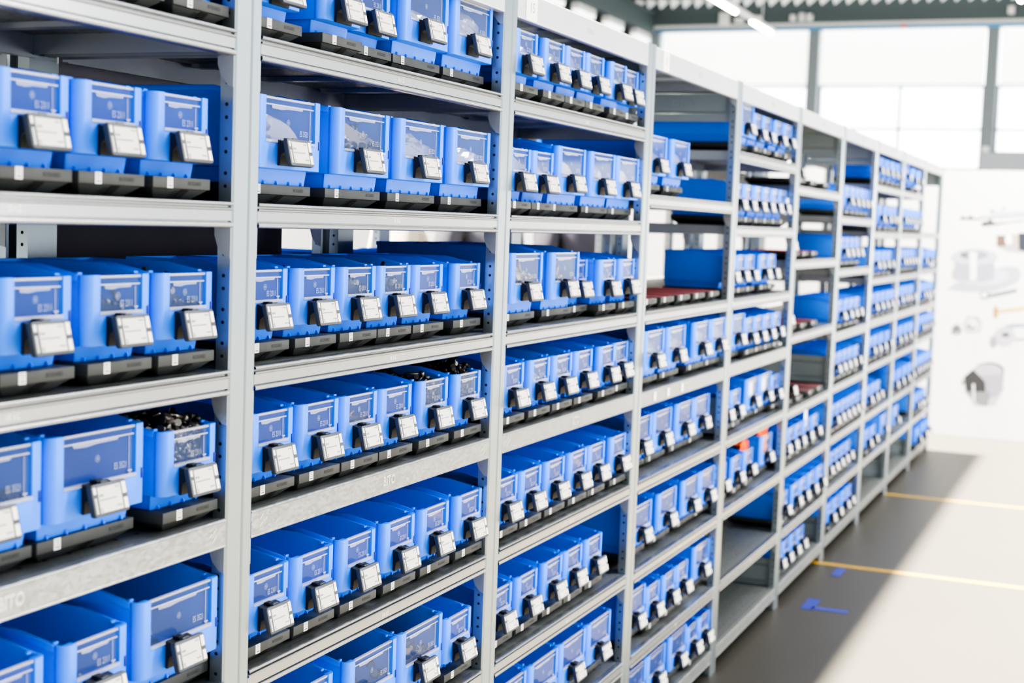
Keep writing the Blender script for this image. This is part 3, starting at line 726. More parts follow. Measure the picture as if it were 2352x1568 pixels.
# ------------------------------------------------------------------ hall shell
XP = 11.24      # printed partition
XB = 24.0       # far facade
M_FLOOR = mat('floor_screed', srgb(66,64,59), 0.45, 0, 0.25, noise=0.05, nscale=1.7)
M_WALL = mat('white_wall', srgb(240,240,238), 0.7)
M_DECK = mat('roof_deck', srgb(120,118,112), 0.8)
M_STEEL = mat('dark_green_grey_steel', srgb(84,96,98), 0.6)
M_STEEL_L = mat('grey_steel_column', srgb(128,137,140), 0.6)
M_RAIL = mat('pale_grey_rail', srgb(215,216,214), 0.5)
M_CYAN = mat('cyan_tube', srgb(70,165,225), 0.5)
M_BLIND = mat('glowing_white_blind_cloth', srgb(236,236,233), 0.8, emit=(1,1,0.98,1), es=0.9)  # emission stands in for daylight coming through the cloth
M_GLASS = mat('daylight_glow_glazing', srgb(240,244,248), 0.3, emit=(0.95,0.98,1,1), es=1.7)  # emission stands in for the bright daylight outside
M_GREYBAND = mat('grey_panel', srgb(176,180,186), 0.6)
M_TUBE = mat('lamp_tube', (1,1,1,1), 0.4, emit=(1,0.97,0.9,1), es=14)
M_YEL = mat('yellow_tape', (0.34,0.20,0.004,1), 0.5)
M_BTAPE = mat('blue_tape', (0.02,0.032,0.24,1), 0.5)
struct('floor', MB().box(-6, XB+0.3, -9, 7.2, -0.1, 0).mesh('floor', [M_FLOOR]), 'grey smooth industrial floor', 'floor')
struct('wall_partition', MB().box(XP, XP+0.12, -5.0, 5.0, 0, 2.155).mesh('wall_partition', [M_WALL]), 'white partition wall at the end of the aisle', 'wall')
m = MB()
m.box(XB+0.05, XB+0.25, 0.9, 7.2, 0, 2.72, 0); m.box(XB+0.05, XB+0.25, -9, 0.9, 0, 2.72, 0); m.box(XB+0.05, XB+0.25, -9, 7.2, 5.0, 6.0, 0)
struct('wall_back', m.mesh('wall_back', [M_WALL]), 'white far facade wall under the windows', 'wall')
m = MB(); m.box(-4, XB+0.25, 7.0, 7.2, 0, 4.3, 0); m.box(13, XB+0.25, 6.98, 7.2, 4.3, 6.0, 1)
struct('wall_left', m.mesh('wall_left', [M_WALL, M_STEEL]), 'white side wall with dark upper cladding', 'wall')
# roof deck over the far part of the hall, corrugated along X
m = MB(); y = -9.0; pr = []
while y < 7.2:
    pr += [(y, 5.52), (y+0.055, 5.52), (y+0.085, 5.60), (y+0.145, 5.60), (y+0.175, 5.52)]; y += 0.215
m.strip([(a, b) for a, b in pr], 15.0, XB-0.45, 'x', 0)
m.box(15.0, XB+0.25, -9, 7.2, 5.62, 5.70, 0)
struct('ceiling', m.mesh('ceiling', [M_DECK]), 'dark corrugated roof deck', 'ceiling')
# pale zigzag closure strip where the deck lands on the beam
m = MB(); y = -9.0
while y < 7.0:
    m.prism([(y, 5.56), (y+0.215, 5.56), (y+0.16, 5.39), (y+0.06, 5.47)], XB-0.50, XB-0.44, 'x', 0); y += 0.215
m.box(XB-0.52, XB-0.43, -9, 7.0, 5.555, 5.60, 0)
struct('trim_1', m.mesh('trim_1', [mat('glowing_deck_edge', srgb(226,230,228), 0.5, emit=(1,1,1,1), es=0.18)]), 'pale zigzag edge of the roof deck', 'trim')  # pale colour and slight emission stand in for light on this edge
struct('trim_2', MB().box(XB-0.40, XB-0.05, -9, 7.0, 5.13, 5.62).mesh('trim_2', [M_STEEL]), 'dark green grey steel beam under the roof', 'beam')
struct('trim_3', MB().box(XB-0.25, XB+0.0, -9, 6.75, 5.02, 5.135).mesh('trim_3', [M_RAIL]), 'pale grey rail above the blinds', 'rail')
struct('trim_4', MB().rod((XB-0.28, -9, 5.035), (XB-0.28, 6.55, 5.03), 0.026, n=8).mesh('trim_4', [M_CYAN]), 'thin cyan pipe along the rail', 'pipe')
m = MB(); m.box(15, XB-0.4, 6.55, 6.95, 4.98, 5.28, 0); m.box(15, XB-0.4, 6.45, 6.95, 5.28, 5.31, 0)
struct('trim_5', m.mesh('trim_5', [M_STEEL]), 'long dark steel beam along the side wall', 'beam')
struct('trim_6', MB().box(13.5, XB-0.4, 6.72, 6.96, 4.45, 4.70).mesh('trim_6', [M_STEEL]), 'lower dark steel rail along the side wall', 'beam')
cols = ((3.87, 3.69), (0.985, 0.80), (-1.90, -2.09), (6.66, 6.50))
for k, (y1, y0) in enumerate(cols):
    m = MB(); m.box(XB-0.22, XB+0.05, y0, y1, 0 if k else 0, 5.13, 0)
    struct('trim_%d' % (7+k), m.mesh('column', [M_STEEL_L]), 'grey steel column between windows, %s from left' % ('second', 'third', 'fourth', 'first')[k], 'column')
spans = ((3.87, 6.50, 'leftmost'), (0.985, 3.69, 'middle'), (-1.90, 0.80, 'rightmost'))
for k, (ya, yb, nm) in enumerate(spans):
    e = link('window_%d' % (k+1), None); e['kind'] = 'structure'; e['label'] = '%s bright window in the far facade' % nm; e['category'] = 'window'
    m = MB(); zb = 2.72 if k < 2 else 3.0; ym = (ya+yb)/2
    for z in (zb, 3.37, 4.06): m.box(XB+0.02, XB+0.08, ya, yb, z, z+0.035, 0)
    for y in (ya, ym-0.02, yb-0.04): m.box(XB+0.02, XB+0.08, y, y+0.04, zb, 4.1, 0)
    link('window_frame', m.mesh('window_frame', [M_STEEL_L]), e)
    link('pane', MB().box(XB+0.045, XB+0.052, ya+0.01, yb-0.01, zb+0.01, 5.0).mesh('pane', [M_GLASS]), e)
    b = thing('roller_blind', '%s white roller blind lowered halfway over window' % nm, 'blind', (XB-0.05, (ya+yb)/2, 4.1), (0,0,0), 'white roller blinds')
    h = (yb-ya)/2-0.03
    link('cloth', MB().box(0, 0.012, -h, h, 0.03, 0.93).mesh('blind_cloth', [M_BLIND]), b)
    link('bottom_bar', MB().box(-0.006, 0.018, -h, h, 0.0, 0.03).mesh('blind_bar', [M_RAIL]), b)
struct('trim_11', MB().box(XB-0.30, XB-0.23, -9, 0.97, 2.72, 3.0).mesh('trim_11', [M_GREYBAND]), 'grey horizontal panel band under the right windows', 'panel')
for i, (y, z, w, h) in enumerate(((5.28, 5.20, 0.17, 0.20), (5.02, 5.17, 0.15, 0.08), (4.72, 5.18, 0.16, 0.11), (4.10, 5.19, 0.09, 0.10), (3.95, 5.20, 0.09, 0.13), (3.82, 5.19, 0.10, 0.11), (0.62, 5.24, 0.10, 0.12), (0.90, 3.05, 0.11, 0.09))):
    m = MB(); m.box(-0.05, 0.05, -w/2, w/2, -h/2, h/2); m.box(-0.056, -0.05, -w*0.35, w*0.35, -h*0.3, h*0.3)
    w_ = ('leftmost and largest on the rail', 'second from left on the rail', 'third from left on the rail', 'fourth from left on the rail', 'fifth from left on the rail', 'sixth from left on the rail', 'far right on the rail', 'on the grey column above the panel band')[i]
    tag(link('junction_box', m.mesh('junction_box', [M_WHITE], 0.01, 2), None, (XB-0.45 if i < 7 else XB-0.265, y, z)), 'white wall box, %s' % w_, 'box', 'white electrical boxes')
tag(link('red_marker', MB().box(-0.02, 0.02, -0.05, 0.05, -0.02, 0.02).mesh('red_marker', [M_REDP], 0.008, 2), None, (XB-0.31, 2.30, 5.035)), 'small red marker hanging on the cyan pipe', 'marker')
# strip lights
def strip_light(x0, x1, y, z, segs, lab, grp='ceiling strip lights'):
    e = thing('strip_light', lab, 'lamp', (x0, y, z), (0,0,0), grp)
    m = MB(); m.prism([(-0.05, 0.06), (-0.05, 0.02), (-0.03, 0.0), (0.03, 0.0), (0.05, 0.02), (0.05, 0.06)], 0, x1-x0, 'x', 0)
    link('housing', m.mesh('lamp_housing', [M_RAIL]), e)
    for cx in (2.2, x1-x0-0.6): link('cable', MB().rod((cx, 0, 0.05), (cx, 0, 5.53-z), 0.006).mesh('lamp_cable', [M_RAIL]), e)
    for a, b in segs:
        link('tube', MB().prism([(-0.035, 0.0), (-0.03, -0.03), (0.0, -0.045), (0.03, -0.03), (0.035, 0.0)], a-x0, b-x0, 'x', 0).mesh('lamp_tube', [M_TUBE]), e)
strip_light(13.0, 20.95, 3.85, 4.6, ((13.1, 18.76), (19.75, 20.9)), 'long white strip light hanging under the roof above the rack')
strip_light(13.0, 18.6, 0.12, 4.62, ((13.1, 18.5),), 'white strip light at the top right edge of the photo')
for i, x in enumerate((19.1, 20.45, 21.85, 23.3)):
    e = thing('strip_light', 'short white lamp under the side beam, %s from left' % ORD[i], 'lamp', (x-0.38, 6.70, 4.86), (0,0,0), 'short lamps under the side beam')
    link('housing', MB().prism([(-0.06, 0.12), (-0.06, 0.03), (0.06, 0.03), (0.06, 0.12)], 0, 0.78, 'x').mesh('lamp_housing', [M_RAIL]), e)
    link('tube', MB().prism([(-0.055, 0.03), (-0.04, -0.03), (0.04, -0.03), (0.055, 0.03)], 0.01, 0.77, 'x').mesh('lamp_tube', [mat('soft_tube', (1,1,1,1), 0.5, emit=(1,1,1,1), es=0.75)]), e)
# floor tape
def tape(name, boxes, mt, lab, cat):
    m = MB()
    for x0, x1, y0, y1 in boxes: m.box(x0, x1, y0, y1, 0.0002, 0.0012)
    tag(link(name, m.mesh(name, [mt])), lab, cat)
tape('yellow_tape', [(6.085, 6.135, -2.6, 0.05)], M_YEL, 'yellow tape line across the aisle floor, nearer to the camera', 'tape')
tape('yellow_tape', [(8.205, 8.255, -2.6, 0.05)], M_YEL, 'yellow tape line across the aisle floor, farther from the camera', 'tape')
tape('blue_tape', [(5.205, 5.395, -0.148, -0.095), (5.222, 5.268, -0.292, -0.140)], M_BTAPE, 'blue L-shaped tape mark on the floor', 'tape')
tape('blue_tape', [(5.882, 6.052, -0.144, -0.101)], M_BTAPE, 'short blue tape mark on the floor beside the yellow line', 'tape')
# printed mural of fasteners on the partition
MURAL = [
("printed_gripper",[((130,130,135),[(-0.040,1.756),(-0.056,1.786),(-0.071,1.787),(-0.086,1.772),(-0.101,1.773),(-0.114,1.792),(-0.133,1.789),(-0.152,1.771),(-0.199,1.772),(-0.200,1.759)]),((226,226,230),[(-0.190,1.791),(-0.277,1.797),(-0.581,1.825),(-0.582,1.802),(-0.199,1.762)]),((238,238,240),[(-0.289,1.829),(-0.579,1.848),(-0.581,1.825),(-0.277,1.797)]),((150,152,158),[(-0.273,1.840),(-0.299,1.841),(-0.305,1.825),(-0.275,1.823)]),((240,160,160),[(-0.362,1.864),(-0.387,1.864),(-0.388,1.852),(-0.363,1.851)]),]),
("printed_gripper",[((125,125,132),[(-0.206,1.720),(-0.225,1.749),(-0.258,1.750),(-0.267,1.771),(-0.285,1.771),(-0.294,1.749),(-0.330,1.739),(-0.444,1.754),(-0.584,1.779),(-0.584,1.771),(-0.374,1.733),(-0.289,1.716),(-0.224,1.707)]),]),
("printed_fitting",[((222,222,224),[(-0.342,1.553),(-0.598,1.554),(-0.601,1.506),(-0.423,1.513)]),((168,138,116),[(-0.333,1.643),(-0.401,1.642),(-0.406,1.558),(-0.338,1.553)]),((226,216,206),[(-0.400,1.648),(-0.496,1.656),(-0.506,1.556),(-0.406,1.555)]),((255,255,255),[(-0.451,1.612),(-0.451,1.599),(-0.448,1.588),(-0.443,1.578),(-0.436,1.572),(-0.428,1.570),(-0.420,1.572),(-0.412,1.577),(-0.406,1.586),(-0.402,1.597),(-0.400,1.610),(-0.400,1.623),(-0.403,1.634),(-0.408,1.644),(-0.415,1.650),(-0.423,1.652),(-0.431,1.650),(-0.438,1.645),(-0.445,1.636),(-0.449,1.625)]),((85,92,105),[(-0.495,1.666),(-0.590,1.672),(-0.600,1.515),(-0.507,1.532)]),]),
("printed_bushing",[((224,223,229),[(0.026,1.189),(-0.034,1.242),(-0.338,1.378),(-0.430,1.397),(-0.509,1.393),(-0.537,1.335),(-0.516,1.281),(-0.440,1.232),(-0.335,1.196),(-0.154,1.179)]),((234,233,239),[(-0.452,1.323),(-0.443,1.299),(-0.414,1.277),(-0.368,1.258),(-0.308,1.244),(-0.242,1.237),(-0.174,1.237),(-0.113,1.245),(-0.064,1.260),(-0.031,1.279),(-0.019,1.302),(-0.028,1.326),(-0.058,1.349),(-0.106,1.368),(-0.166,1.381),(-0.233,1.388),(-0.300,1.388),(-0.360,1.380),(-0.409,1.365),(-0.440,1.346)]),((214,212,220),[(-0.023,1.424),(-0.320,1.437),(-0.334,1.378),(-0.329,1.287),(-0.229,1.265),(-0.127,1.264),(-0.017,1.279),(-0.006,1.332),(-0.029,1.379)]),((228,227,234),[(-0.350,1.469),(-0.343,1.448),(-0.319,1.429),(-0.281,1.412),(-0.232,1.401),(-0.178,1.395),(-0.123,1.396),(-0.072,1.403),(-0.032,1.416),(-0.005,1.433),(0.005,1.454),(-0.003,1.475),(-0.027,1.494),(-0.066,1.511),(-0.115,1.522),(-0.170,1.528),(-0.225,1.527),(-0.275,1.519),(-0.314,1.506),(-0.341,1.489)]),((198,197,206),[(-0.278,1.481),(-0.273,1.470),(-0.258,1.459),(-0.235,1.450),(-0.205,1.443),(-0.172,1.440),(-0.138,1.440),(-0.107,1.444),(-0.082,1.451),(-0.066,1.461),(-0.060,1.472),(-0.065,1.483),(-0.080,1.494),(-0.104,1.503),(-0.134,1.509),(-0.167,1.513),(-0.201,1.512),(-0.231,1.508),(-0.256,1.501),(-0.272,1.492)]),((160,160,168),[(-0.122,1.476),(-0.121,1.469),(-0.117,1.462),(-0.111,1.457),(-0.103,1.453),(-0.094,1.452),(-0.085,1.453),(-0.077,1.456),(-0.070,1.460),(-0.066,1.466),(-0.064,1.473),(-0.065,1.481),(-0.069,1.487),(-0.075,1.492),(-0.083,1.496),(-0.092,1.497),(-0.101,1.497),(-0.109,1.494),(-0.116,1.489),(-0.120,1.483)]),((250,250,251),[(-0.132,1.501),(-0.190,1.504),(-0.200,1.273),(-0.149,1.270)]),]),
("printed_screw",[((165,165,178),[(-0.322,1.173),(-0.508,1.224),(-0.517,1.198),(-0.327,1.145)]),((190,190,198),[(-0.234,1.180),(-0.270,1.192),(-0.293,1.175),(-0.315,1.188),(-0.326,1.143),(-0.267,1.125),(-0.241,1.131)]),((252,252,252),[(-0.285,1.163),(-0.284,1.157),(-0.282,1.151),(-0.278,1.146),(-0.273,1.143),(-0.267,1.141),(-0.261,1.142),(-0.256,1.145),(-0.251,1.149),(-0.248,1.155),(-0.247,1.162),(-0.248,1.168),(-0.250,1.174),(-0.254,1.179),(-0.259,1.182),(-0.265,1.184),(-0.270,1.183),(-0.276,1.180),(-0.280,1.176),(-0.283,1.170)]),]),
("printed_brass_screw",[((242,226,168),[(-0.376,1.050),(-0.626,1.095),(-0.628,1.063),(-0.385,1.020)]),((226,192,112),[(-0.381,1.029),(-0.382,1.012),(-0.380,0.997),(-0.376,0.985),(-0.371,0.978),(-0.365,0.975),(-0.359,0.977),(-0.353,0.984),(-0.348,0.996),(-0.345,1.010),(-0.343,1.026),(-0.343,1.043),(-0.345,1.058),(-0.348,1.070),(-0.353,1.077),(-0.359,1.080),(-0.365,1.078),(-0.371,1.071),(-0.376,1.060),(-0.380,1.045)]),]),
("printed_cap_nut",[((192,190,197),[(-0.032,0.828),(-0.031,0.886),(-0.060,0.916),(-0.090,0.909),(-0.116,0.864),(-0.102,0.830)]),((110,108,112),[(-0.095,0.871),(-0.094,0.864),(-0.091,0.858),(-0.087,0.853),(-0.080,0.849),(-0.073,0.848),(-0.066,0.848),(-0.059,0.851),(-0.054,0.855),(-0.050,0.861),(-0.048,0.868),(-0.049,0.874),(-0.052,0.881),(-0.057,0.886),(-0.063,0.889),(-0.071,0.891),(-0.078,0.890),(-0.085,0.887),(-0.090,0.883),(-0.094,0.877)]),((215,214,218),[(-0.089,0.853),(-0.089,0.850),(-0.087,0.846),(-0.085,0.843),(-0.081,0.841),(-0.078,0.840),(-0.074,0.841),(-0.071,0.842),(-0.068,0.845),(-0.066,0.848),(-0.065,0.852),(-0.066,0.856),(-0.067,0.859),(-0.070,0.862),(-0.073,0.864),(-0.076,0.865),(-0.080,0.864),(-0.083,0.863),(-0.086,0.860),(-0.088,0.857)]),]),
("printed_hex_nut",[((185,184,186),[(-0.148,0.981),(-0.226,0.981),(-0.260,0.928),(-0.246,0.860),(-0.149,0.849),(-0.119,0.910)]),((243,243,242),[(-0.154,0.971),(-0.221,0.971),(-0.250,0.924),(-0.237,0.867),(-0.155,0.859),(-0.128,0.911)]),((150,150,155),[(-0.223,0.908),(-0.222,0.899),(-0.217,0.891),(-0.209,0.884),(-0.199,0.880),(-0.187,0.878),(-0.175,0.878),(-0.164,0.882),(-0.156,0.887),(-0.150,0.895),(-0.148,0.903),(-0.149,0.911),(-0.154,0.919),(-0.162,0.926),(-0.172,0.931),(-0.184,0.933),(-0.195,0.932),(-0.206,0.929),(-0.215,0.923),(-0.221,0.916)]),((246,246,246),[(-0.218,0.918),(-0.217,0.912),(-0.214,0.906),(-0.209,0.901),(-0.202,0.898),(-0.195,0.897),(-0.187,0.897),(-0.180,0.900),(-0.174,0.904),(-0.170,0.909),(-0.169,0.915),(-0.170,0.921),(-0.173,0.927),(-0.178,0.932),(-0.185,0.935),(-0.192,0.936),(-0.200,0.936),(-0.207,0.933),(-0.213,0.929),(-0.217,0.924)]),((200,178,110),[(-0.223,0.979),(-0.258,0.934),(-0.251,0.925),(-0.218,0.968)]),]),
("printed_eye_bolt",[((205,206,218),[(-0.682,0.888),(-0.679,0.873),(-0.669,0.858),(-0.653,0.843),(-0.632,0.831),(-0.606,0.821),(-0.576,0.814),(-0.544,0.810),(-0.513,0.810),(-0.482,0.813),(-0.455,0.820),(-0.431,0.829),(-0.414,0.841),(-0.402,0.855),(-0.398,0.871),(-0.400,0.886),(-0.410,0.902),(-0.426,0.916),(-0.448,0.928),(-0.475,0.938),(-0.504,0.945),(-0.536,0.949),(-0.568,0.949),(-0.598,0.946),(-0.625,0.939),(-0.648,0.929),(-0.666,0.917),(-0.677,0.904)]),((247,247,248),[(-0.650,0.879),(-0.649,0.869),(-0.642,0.859),(-0.632,0.851),(-0.618,0.843),(-0.601,0.836),(-0.582,0.832),(-0.561,0.830),(-0.541,0.829),(-0.521,0.831),(-0.503,0.835),(-0.488,0.841),(-0.476,0.849),(-0.469,0.858),(-0.466,0.867),(-0.468,0.877),(-0.474,0.887),(-0.485,0.896),(-0.499,0.904),(-0.516,0.910),(-0.535,0.914),(-0.556,0.917),(-0.576,0.917),(-0.596,0.915),(-0.614,0.911),(-0.629,0.905),(-0.640,0.897),(-0.647,0.888)]),((226,224,228),[(-0.525,0.845),(-0.522,0.821),(-0.512,0.798),(-0.495,0.780),(-0.472,0.768),(-0.447,0.762),(-0.422,0.764),(-0.398,0.774),(-0.379,0.790),(-0.366,0.810),(-0.360,0.834),(-0.363,0.858),(-0.373,0.880),(-0.390,0.899),(-0.413,0.911),(-0.438,0.916),(-0.463,0.914),(-0.487,0.905),(-0.506,0.889),(-0.519,0.868)]),((200,198,204),[(-0.388,0.790),(-0.388,0.776),(-0.384,0.762),(-0.379,0.751),(-0.371,0.744),(-0.362,0.741),(-0.353,0.743),(-0.345,0.749),(-0.338,0.759),(-0.333,0.772),(-0.331,0.786),(-0.331,0.801),(-0.334,0.814),(-0.340,0.825),(-0.348,0.832),(-0.356,0.835),(-0.365,0.834),(-0.374,0.827),(-0.381,0.817),(-0.386,0.805)]),((130,130,152),[(-0.480,0.854),(-0.479,0.848),(-0.475,0.843),(-0.468,0.838),(-0.460,0.835),(-0.450,0.834),(-0.440,0.834),(-0.431,0.836),(-0.424,0.840),(-0.419,0.844),(-0.418,0.850),(-0.419,0.855),(-0.423,0.861),(-0.430,0.865),(-0.438,0.868),(-0.448,0.870),(-0.458,0.870),(-0.467,0.868),(-0.474,0.864),(-0.479,0.859)]),]),
("printed_hose_clamp",[((226,225,230),[(-0.157,0.389),(-0.461,0.413),(-0.401,0.277),(-0.249,0.257)]),((202,200,208),[(-0.217,0.555),(-0.256,0.602),(-0.338,0.623),(-0.422,0.602),(-0.456,0.544),(-0.455,0.413),(-0.410,0.358),(-0.356,0.332),(-0.319,0.475)]),((110,110,114),[(-0.456,0.566),(-0.452,0.545),(-0.437,0.526),(-0.413,0.509),(-0.381,0.498),(-0.346,0.492),(-0.311,0.492),(-0.278,0.499),(-0.252,0.512),(-0.234,0.529),(-0.227,0.549),(-0.232,0.570),(-0.247,0.589),(-0.272,0.605),(-0.303,0.617),(-0.338,0.623),(-0.374,0.622),(-0.406,0.615),(-0.432,0.602),(-0.449,0.585)]),((222,217,223),[(-0.445,0.555),(-0.440,0.535),(-0.425,0.516),(-0.401,0.500),(-0.370,0.488),(-0.336,0.482),(-0.300,0.483),(-0.268,0.489),(-0.242,0.502),(-0.225,0.518),(-0.218,0.538),(-0.223,0.558),(-0.238,0.577),(-0.262,0.593),(-0.293,0.605),(-0.328,0.610),(-0.363,0.610),(-0.395,0.603),(-0.421,0.591),(-0.438,0.574)]),((205,203,211),[(-0.234,0.513),(-0.452,0.529),(-0.453,0.413),(-0.410,0.358),(-0.356,0.332),(-0.313,0.460)]),((92,92,95),[(-0.151,0.492),(-0.217,0.558),(-0.313,0.467),(-0.325,0.388),(-0.272,0.337),(-0.171,0.383)]),((180,178,184),[(-0.165,0.375),(-0.360,0.383),(-0.346,0.272),(-0.283,0.279)]),((238,238,238),[(-0.218,0.441),(-0.236,0.442),(-0.248,0.301),(-0.230,0.299)]),((170,170,172),[(-0.136,0.464),(-0.152,0.465),(-0.155,0.430),(-0.138,0.429)]),]),
]
mu = thing('fastener_mural', 'large wall print of steel and brass fasteners on white partition', 'mural', (XP, 0, 0))
MC = {}
for name, polys in MURAL:
    m = MB(); mats = []; k = 0
    for c, pts in polys:
        if c not in MC: MC[c] = mat('print_%d_%d_%d' % c, tuple(v**(1+1.7*v) for v in srgb(*c)[:3]) + (1,), 0.8, 0, 0.2)
        if MC[c] not in mats: mats.append(MC[c])
        k += 1
        m.add([(-0.0012-0.0009*k, y, z) for y, z in pts], [tuple(range(len(pts)))], mats.index(MC[c]))
    link(name, m.mesh(name, mats), mu)

# ------------------------------------------------------------------ people behind the racks
M_SKIN = mat('skin', srgb(222,176,152), 0.5)
M_HAIR = mat('brown_hair', srgb(70,52,40), 0.7)
def skin_mesh(name, pts, edges, radii, mt, sub=2, root=0):
    me = bpy.data.meshes.new(name); me.from_pydata(pts, edges, []); o = bpy.data.objects.new(name, me); COL.objects.link(o)
    sk = o.modifiers.new('s', 'SKIN'); ss = o.modifiers.new('d', 'SUBSURF'); ss.levels = sub; ss.render_levels = sub
    for i, r in enumerate(radii):
        r = r if isinstance(r, tuple) else (r, r)
        me.skin_vertices[0].data[i].radius = r
        me.skin_vertices[0].data[i].use_root = (i == root)
    dg = bpy.context.evaluated_depsgraph_get()
    m2 = bpy.data.meshes.new_from_object(o.evaluated_get(dg)); m2.name = name
    bpy.data.objects.remove(o); bpy.data.meshes.remove(me)
    m2.materials.clear(); m2.materials.append(mt)
    for pl in m2.polygons: pl.use_smooth = True
    return m2
def person(loc, rz, s, lab, top, trousers):
    e = thing('person', lab, 'person', loc, (0,0,rz))
    P_ = lambda l: [(x*s, y*s, z*s) for x, y, z in l]
    # body: pelvis, spine, neck, head, arms with hands, legs with feet (facing -Y)
    pts = [(0,0,.95),(0,0,1.15),(0,.01,1.36),(0,0,1.50),(0,-.015,1.60),(0,-.03,1.70),(0,-.01,1.80),
           (-.19,.01,1.42),(-.24,.02,1.15),(-.20,-.16,1.02),(-.17,-.25,1.02),(.19,.01,1.42),(.25,.02,1.15),(.24,-.06,.91),(.24,-.09,.82),
           (-.10,0,.88),(-.11,0,.50),(-.12,.02,.09),(-.12,-.12,.045),(.10,0,.88),(.12,-.02,.50),(.13,.02,.09),(.14,-.12,.045)]
    ed = [(0,1),(1,2),(2,3),(3,4),(4,5),(5,6),(2,7),(7,8),(8,9),(9,10),(2,11),(11,12),(12,13),(13,14),(0,15),(15,16),(16,17),(17,18),(0,19),(19,20),(20,21),(21,22)]
    ra = [.13,.12,.135,.058,.07,.088,.07,.06,.044,.032,.038,.06,.044,.032,.038,.09,.058,.042,.04,.09,.058,.042,.04]
    link('body', skin_mesh('person_body', P_(pts), ed, [r*s for r in ra], M_SKIN), e)
    jp = [pts[i] for i in (0,1,2,3,7,8,9,11,12,13)]
    je = [(0,1),(1,2),(2,3),(2,4),(4,5),(5,6),(2,7),(7,8),(8,9)]
    link('jacket', skin_mesh('person_jacket', P_(jp), je, [r*s for r in (.155,.15,.165,.075,.078,.060,.048,.078,.060,.048)], top), e)
    tp = [pts[i] for i in (0,15,16,17,19,20,21)]
    link('trousers', skin_mesh('person_trousers', P_(tp), [(0,1),(1,2),(2,3),(0,4),(4,5),(5,6)], [r*s for r in (.145,.105,.075,.060,.105,.075,.060)], trousers), e)
    link('hair', skin_mesh('person_hair', P_([(0,.02,1.72),(0,.015,1.78),(0,-.005,1.835)]), [(0,1),(1,2)], [r*s for r in (.085,.092,.06)], M_HAIR), e)
    f = MB()
    for x in (-.032, .032): f.rod((x*s, -.108*s, 1.715*s), (x*s, -.118*s, 1.715*s), .011*s, .008*s, 8, 1)
    f.rod((0, -.10*s, 1.70*s), (0, -.135*s, 1.675*s), .010*s, .016*s, 8, 0); f.box(-.025*s, .025*s, -.112*s, -.10*s, 1.635*s, 1.643*s, 1)
    for x in (-.09, .09): f.rod((x*s, -.02*s, 1.69*s), (x*1.12*s, -.01*s, 1.70*s), .028*s, .022*s, 8, 0)
    link('face', f.mesh('person_face', [M_SKIN, M_INKD]), e)
    hand = MB()
    for (hx, hy, hz), d in (((-.17,-.25,1.02), (0,-1,-.1)), ((.24,-.09,.82), (0,-.25,-1))):
        dv = Vector(d).normalized(); sd = Vector((1,0,0))
        for k, ln in enumerate((.070, .080, .076, .058)):
            b = Vector((hx, hy, hz)) + sd*(k-1.5)*.019 + dv*.02
            mid = b + dv*ln*.55; tip = mid + (dv+Vector((0,-.2,-.3)))*ln*.4
            hand.rod(b*s, mid*s, .0095*s, .0085*s, 7); hand.rod(mid*s, tip*s, .0085*s, .006*s, 7)
        b = Vector((hx, hy, hz)) - sd*.03
        hand.rod(b*s, (b - sd*.02 + dv*.05)*s, .011*s, .008*s, 7)
    link('fingers', hand.mesh('person_fingers', [M_SKIN]), e)
person((4.4, 1.47, 0), 0.5, 1.13, 'person in beige jacket seen through the gap behind second bay', mat('beige_cloth', srgb(205,195,178), 0.9), mat('dark_trousers', srgb(50,54,66), 0.9))
person((5.85, 1.75, 0), -0.3, 1.14, 'person in dark grey jacket seen through the gap behind second bay', mat('dark_grey_cloth', srgb(74,74,84), 0.9), mat('black_trousers', srgb(38,38,42), 0.9))

person((7.0, 1.72, 0), 2.9, 1.12, 'person in black jacket seen through the gap behind third bay', mat('black_cloth', srgb(62,60,70), 0.9), mat('grey_trousers', srgb(60,62,66), 0.9))

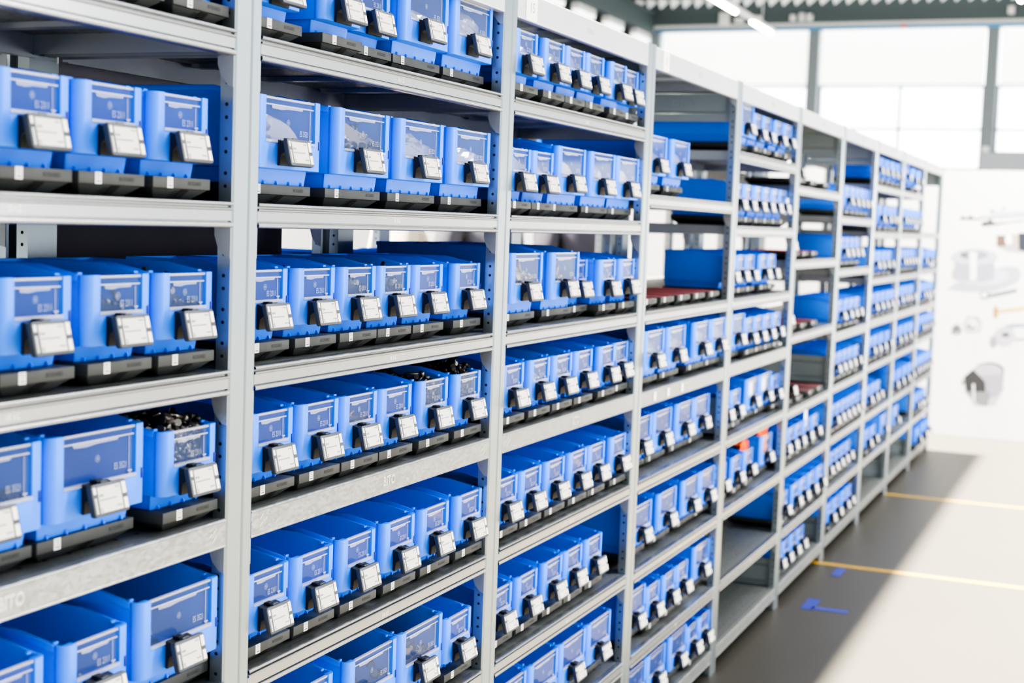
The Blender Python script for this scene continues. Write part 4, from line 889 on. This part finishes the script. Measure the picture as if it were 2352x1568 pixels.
# ------------------------------------------------------------------ light and camera
w = bpy.data.worlds.new('World'); SC.world = w; w.use_nodes = True
bg = w.node_tree.nodes['Background']; bg.inputs['Color'].default_value = (0.93, 0.97, 1.0, 1); bg.inputs['Strength'].default_value = 0.74
def sun(d, e, ang, col):
    L = bpy.data.lights.new('sun', 'SUN'); L.energy = e; L.angle = math.radians(ang); L.color = col
    o = bpy.data.objects.new('sun', L); COL.objects.link(o); o.rotation_euler = Vector(d).to_track_quat('-Z', 'Y').to_euler()
sun((0.0, -0.40, -2.127), 40.0, 3.0, (1.0, 0.90, 0.74))
L = bpy.data.lights.new('aisle_light', 'AREA'); L.shape = 'RECTANGLE'; L.size = 13; L.size_y = 0.5; L.energy = 500; L.color = (1.0, 0.97, 0.93)
o = bpy.data.objects.new('aisle_light', L); COL.objects.link(o); o.location = (5.0, -4.6, 4.4)
o.rotation_euler = Vector((0, 4.6, -3.0)).to_track_quat('-Z', 'X').to_euler()
L = bpy.data.lights.new('end_wall_fill', 'AREA'); L.shape = 'RECTANGLE'; L.size = 0.6; L.size_y = 3.0; L.energy = 150; L.color = (1.0, 0.98, 0.95)  # unseen lamp, added to brighten the partition
o = bpy.data.objects.new('end_wall_fill', L); COL.objects.link(o); o.location = (9.0, -2.2, 4.2)
o.rotation_euler = Vector((2.2, 1.2, -2.9)).to_track_quat('-Z', 'X').to_euler()
L = bpy.data.lights.new('far_hall_fill', 'AREA'); L.shape = 'RECTANGLE'; L.size = 9.0; L.size_y = 0.6; L.energy = 110; L.color = (1.0, 0.98, 0.94)  # unseen fill lamp, added to lift the dim far facade
o = bpy.data.objects.new('far_hall_fill', L); COL.objects.link(o); o.location = (17.0, 1.0, 3.0)
o.rotation_euler = Vector((6.5, 0, 1.9)).to_track_quat('-Z', 'Y').to_euler()
cam = bpy.data.cameras.new('cam'); co = bpy.data.objects.new('cam', cam); COL.objects.link(co)
R = Vector(CAM_R); U = Vector(CAM_U); F = Vector(CAM_F)
co.matrix_world = Matrix(((R.x, U.x, -F.x, CAM_C[0]), (R.y, U.y, -F.y, CAM_C[1]), (R.z, U.z, -F.z, CAM_C[2]), (0,0,0,1)))
cam.sensor_width = 36; cam.sensor_fit = 'HORIZONTAL'; cam.lens = LENS; cam.clip_start = 0.05; cam.clip_end = 200
cam.dof.use_dof = True; cam.dof.focus_distance = 2.75; cam.dof.aperture_fstop = 4.0
SC.camera = co
SC.view_settings.view_transform = 'AgX'; SC.view_settings.look = 'AgX - Very High Contrast'; SC.view_settings.exposure = 1.0
SC.cycles.max_bounces = 8; SC.cycles.transparent_max_bounces = 24; SC.cycles.sample_clamp_indirect = 4
SC.cycles.use_denoising = True
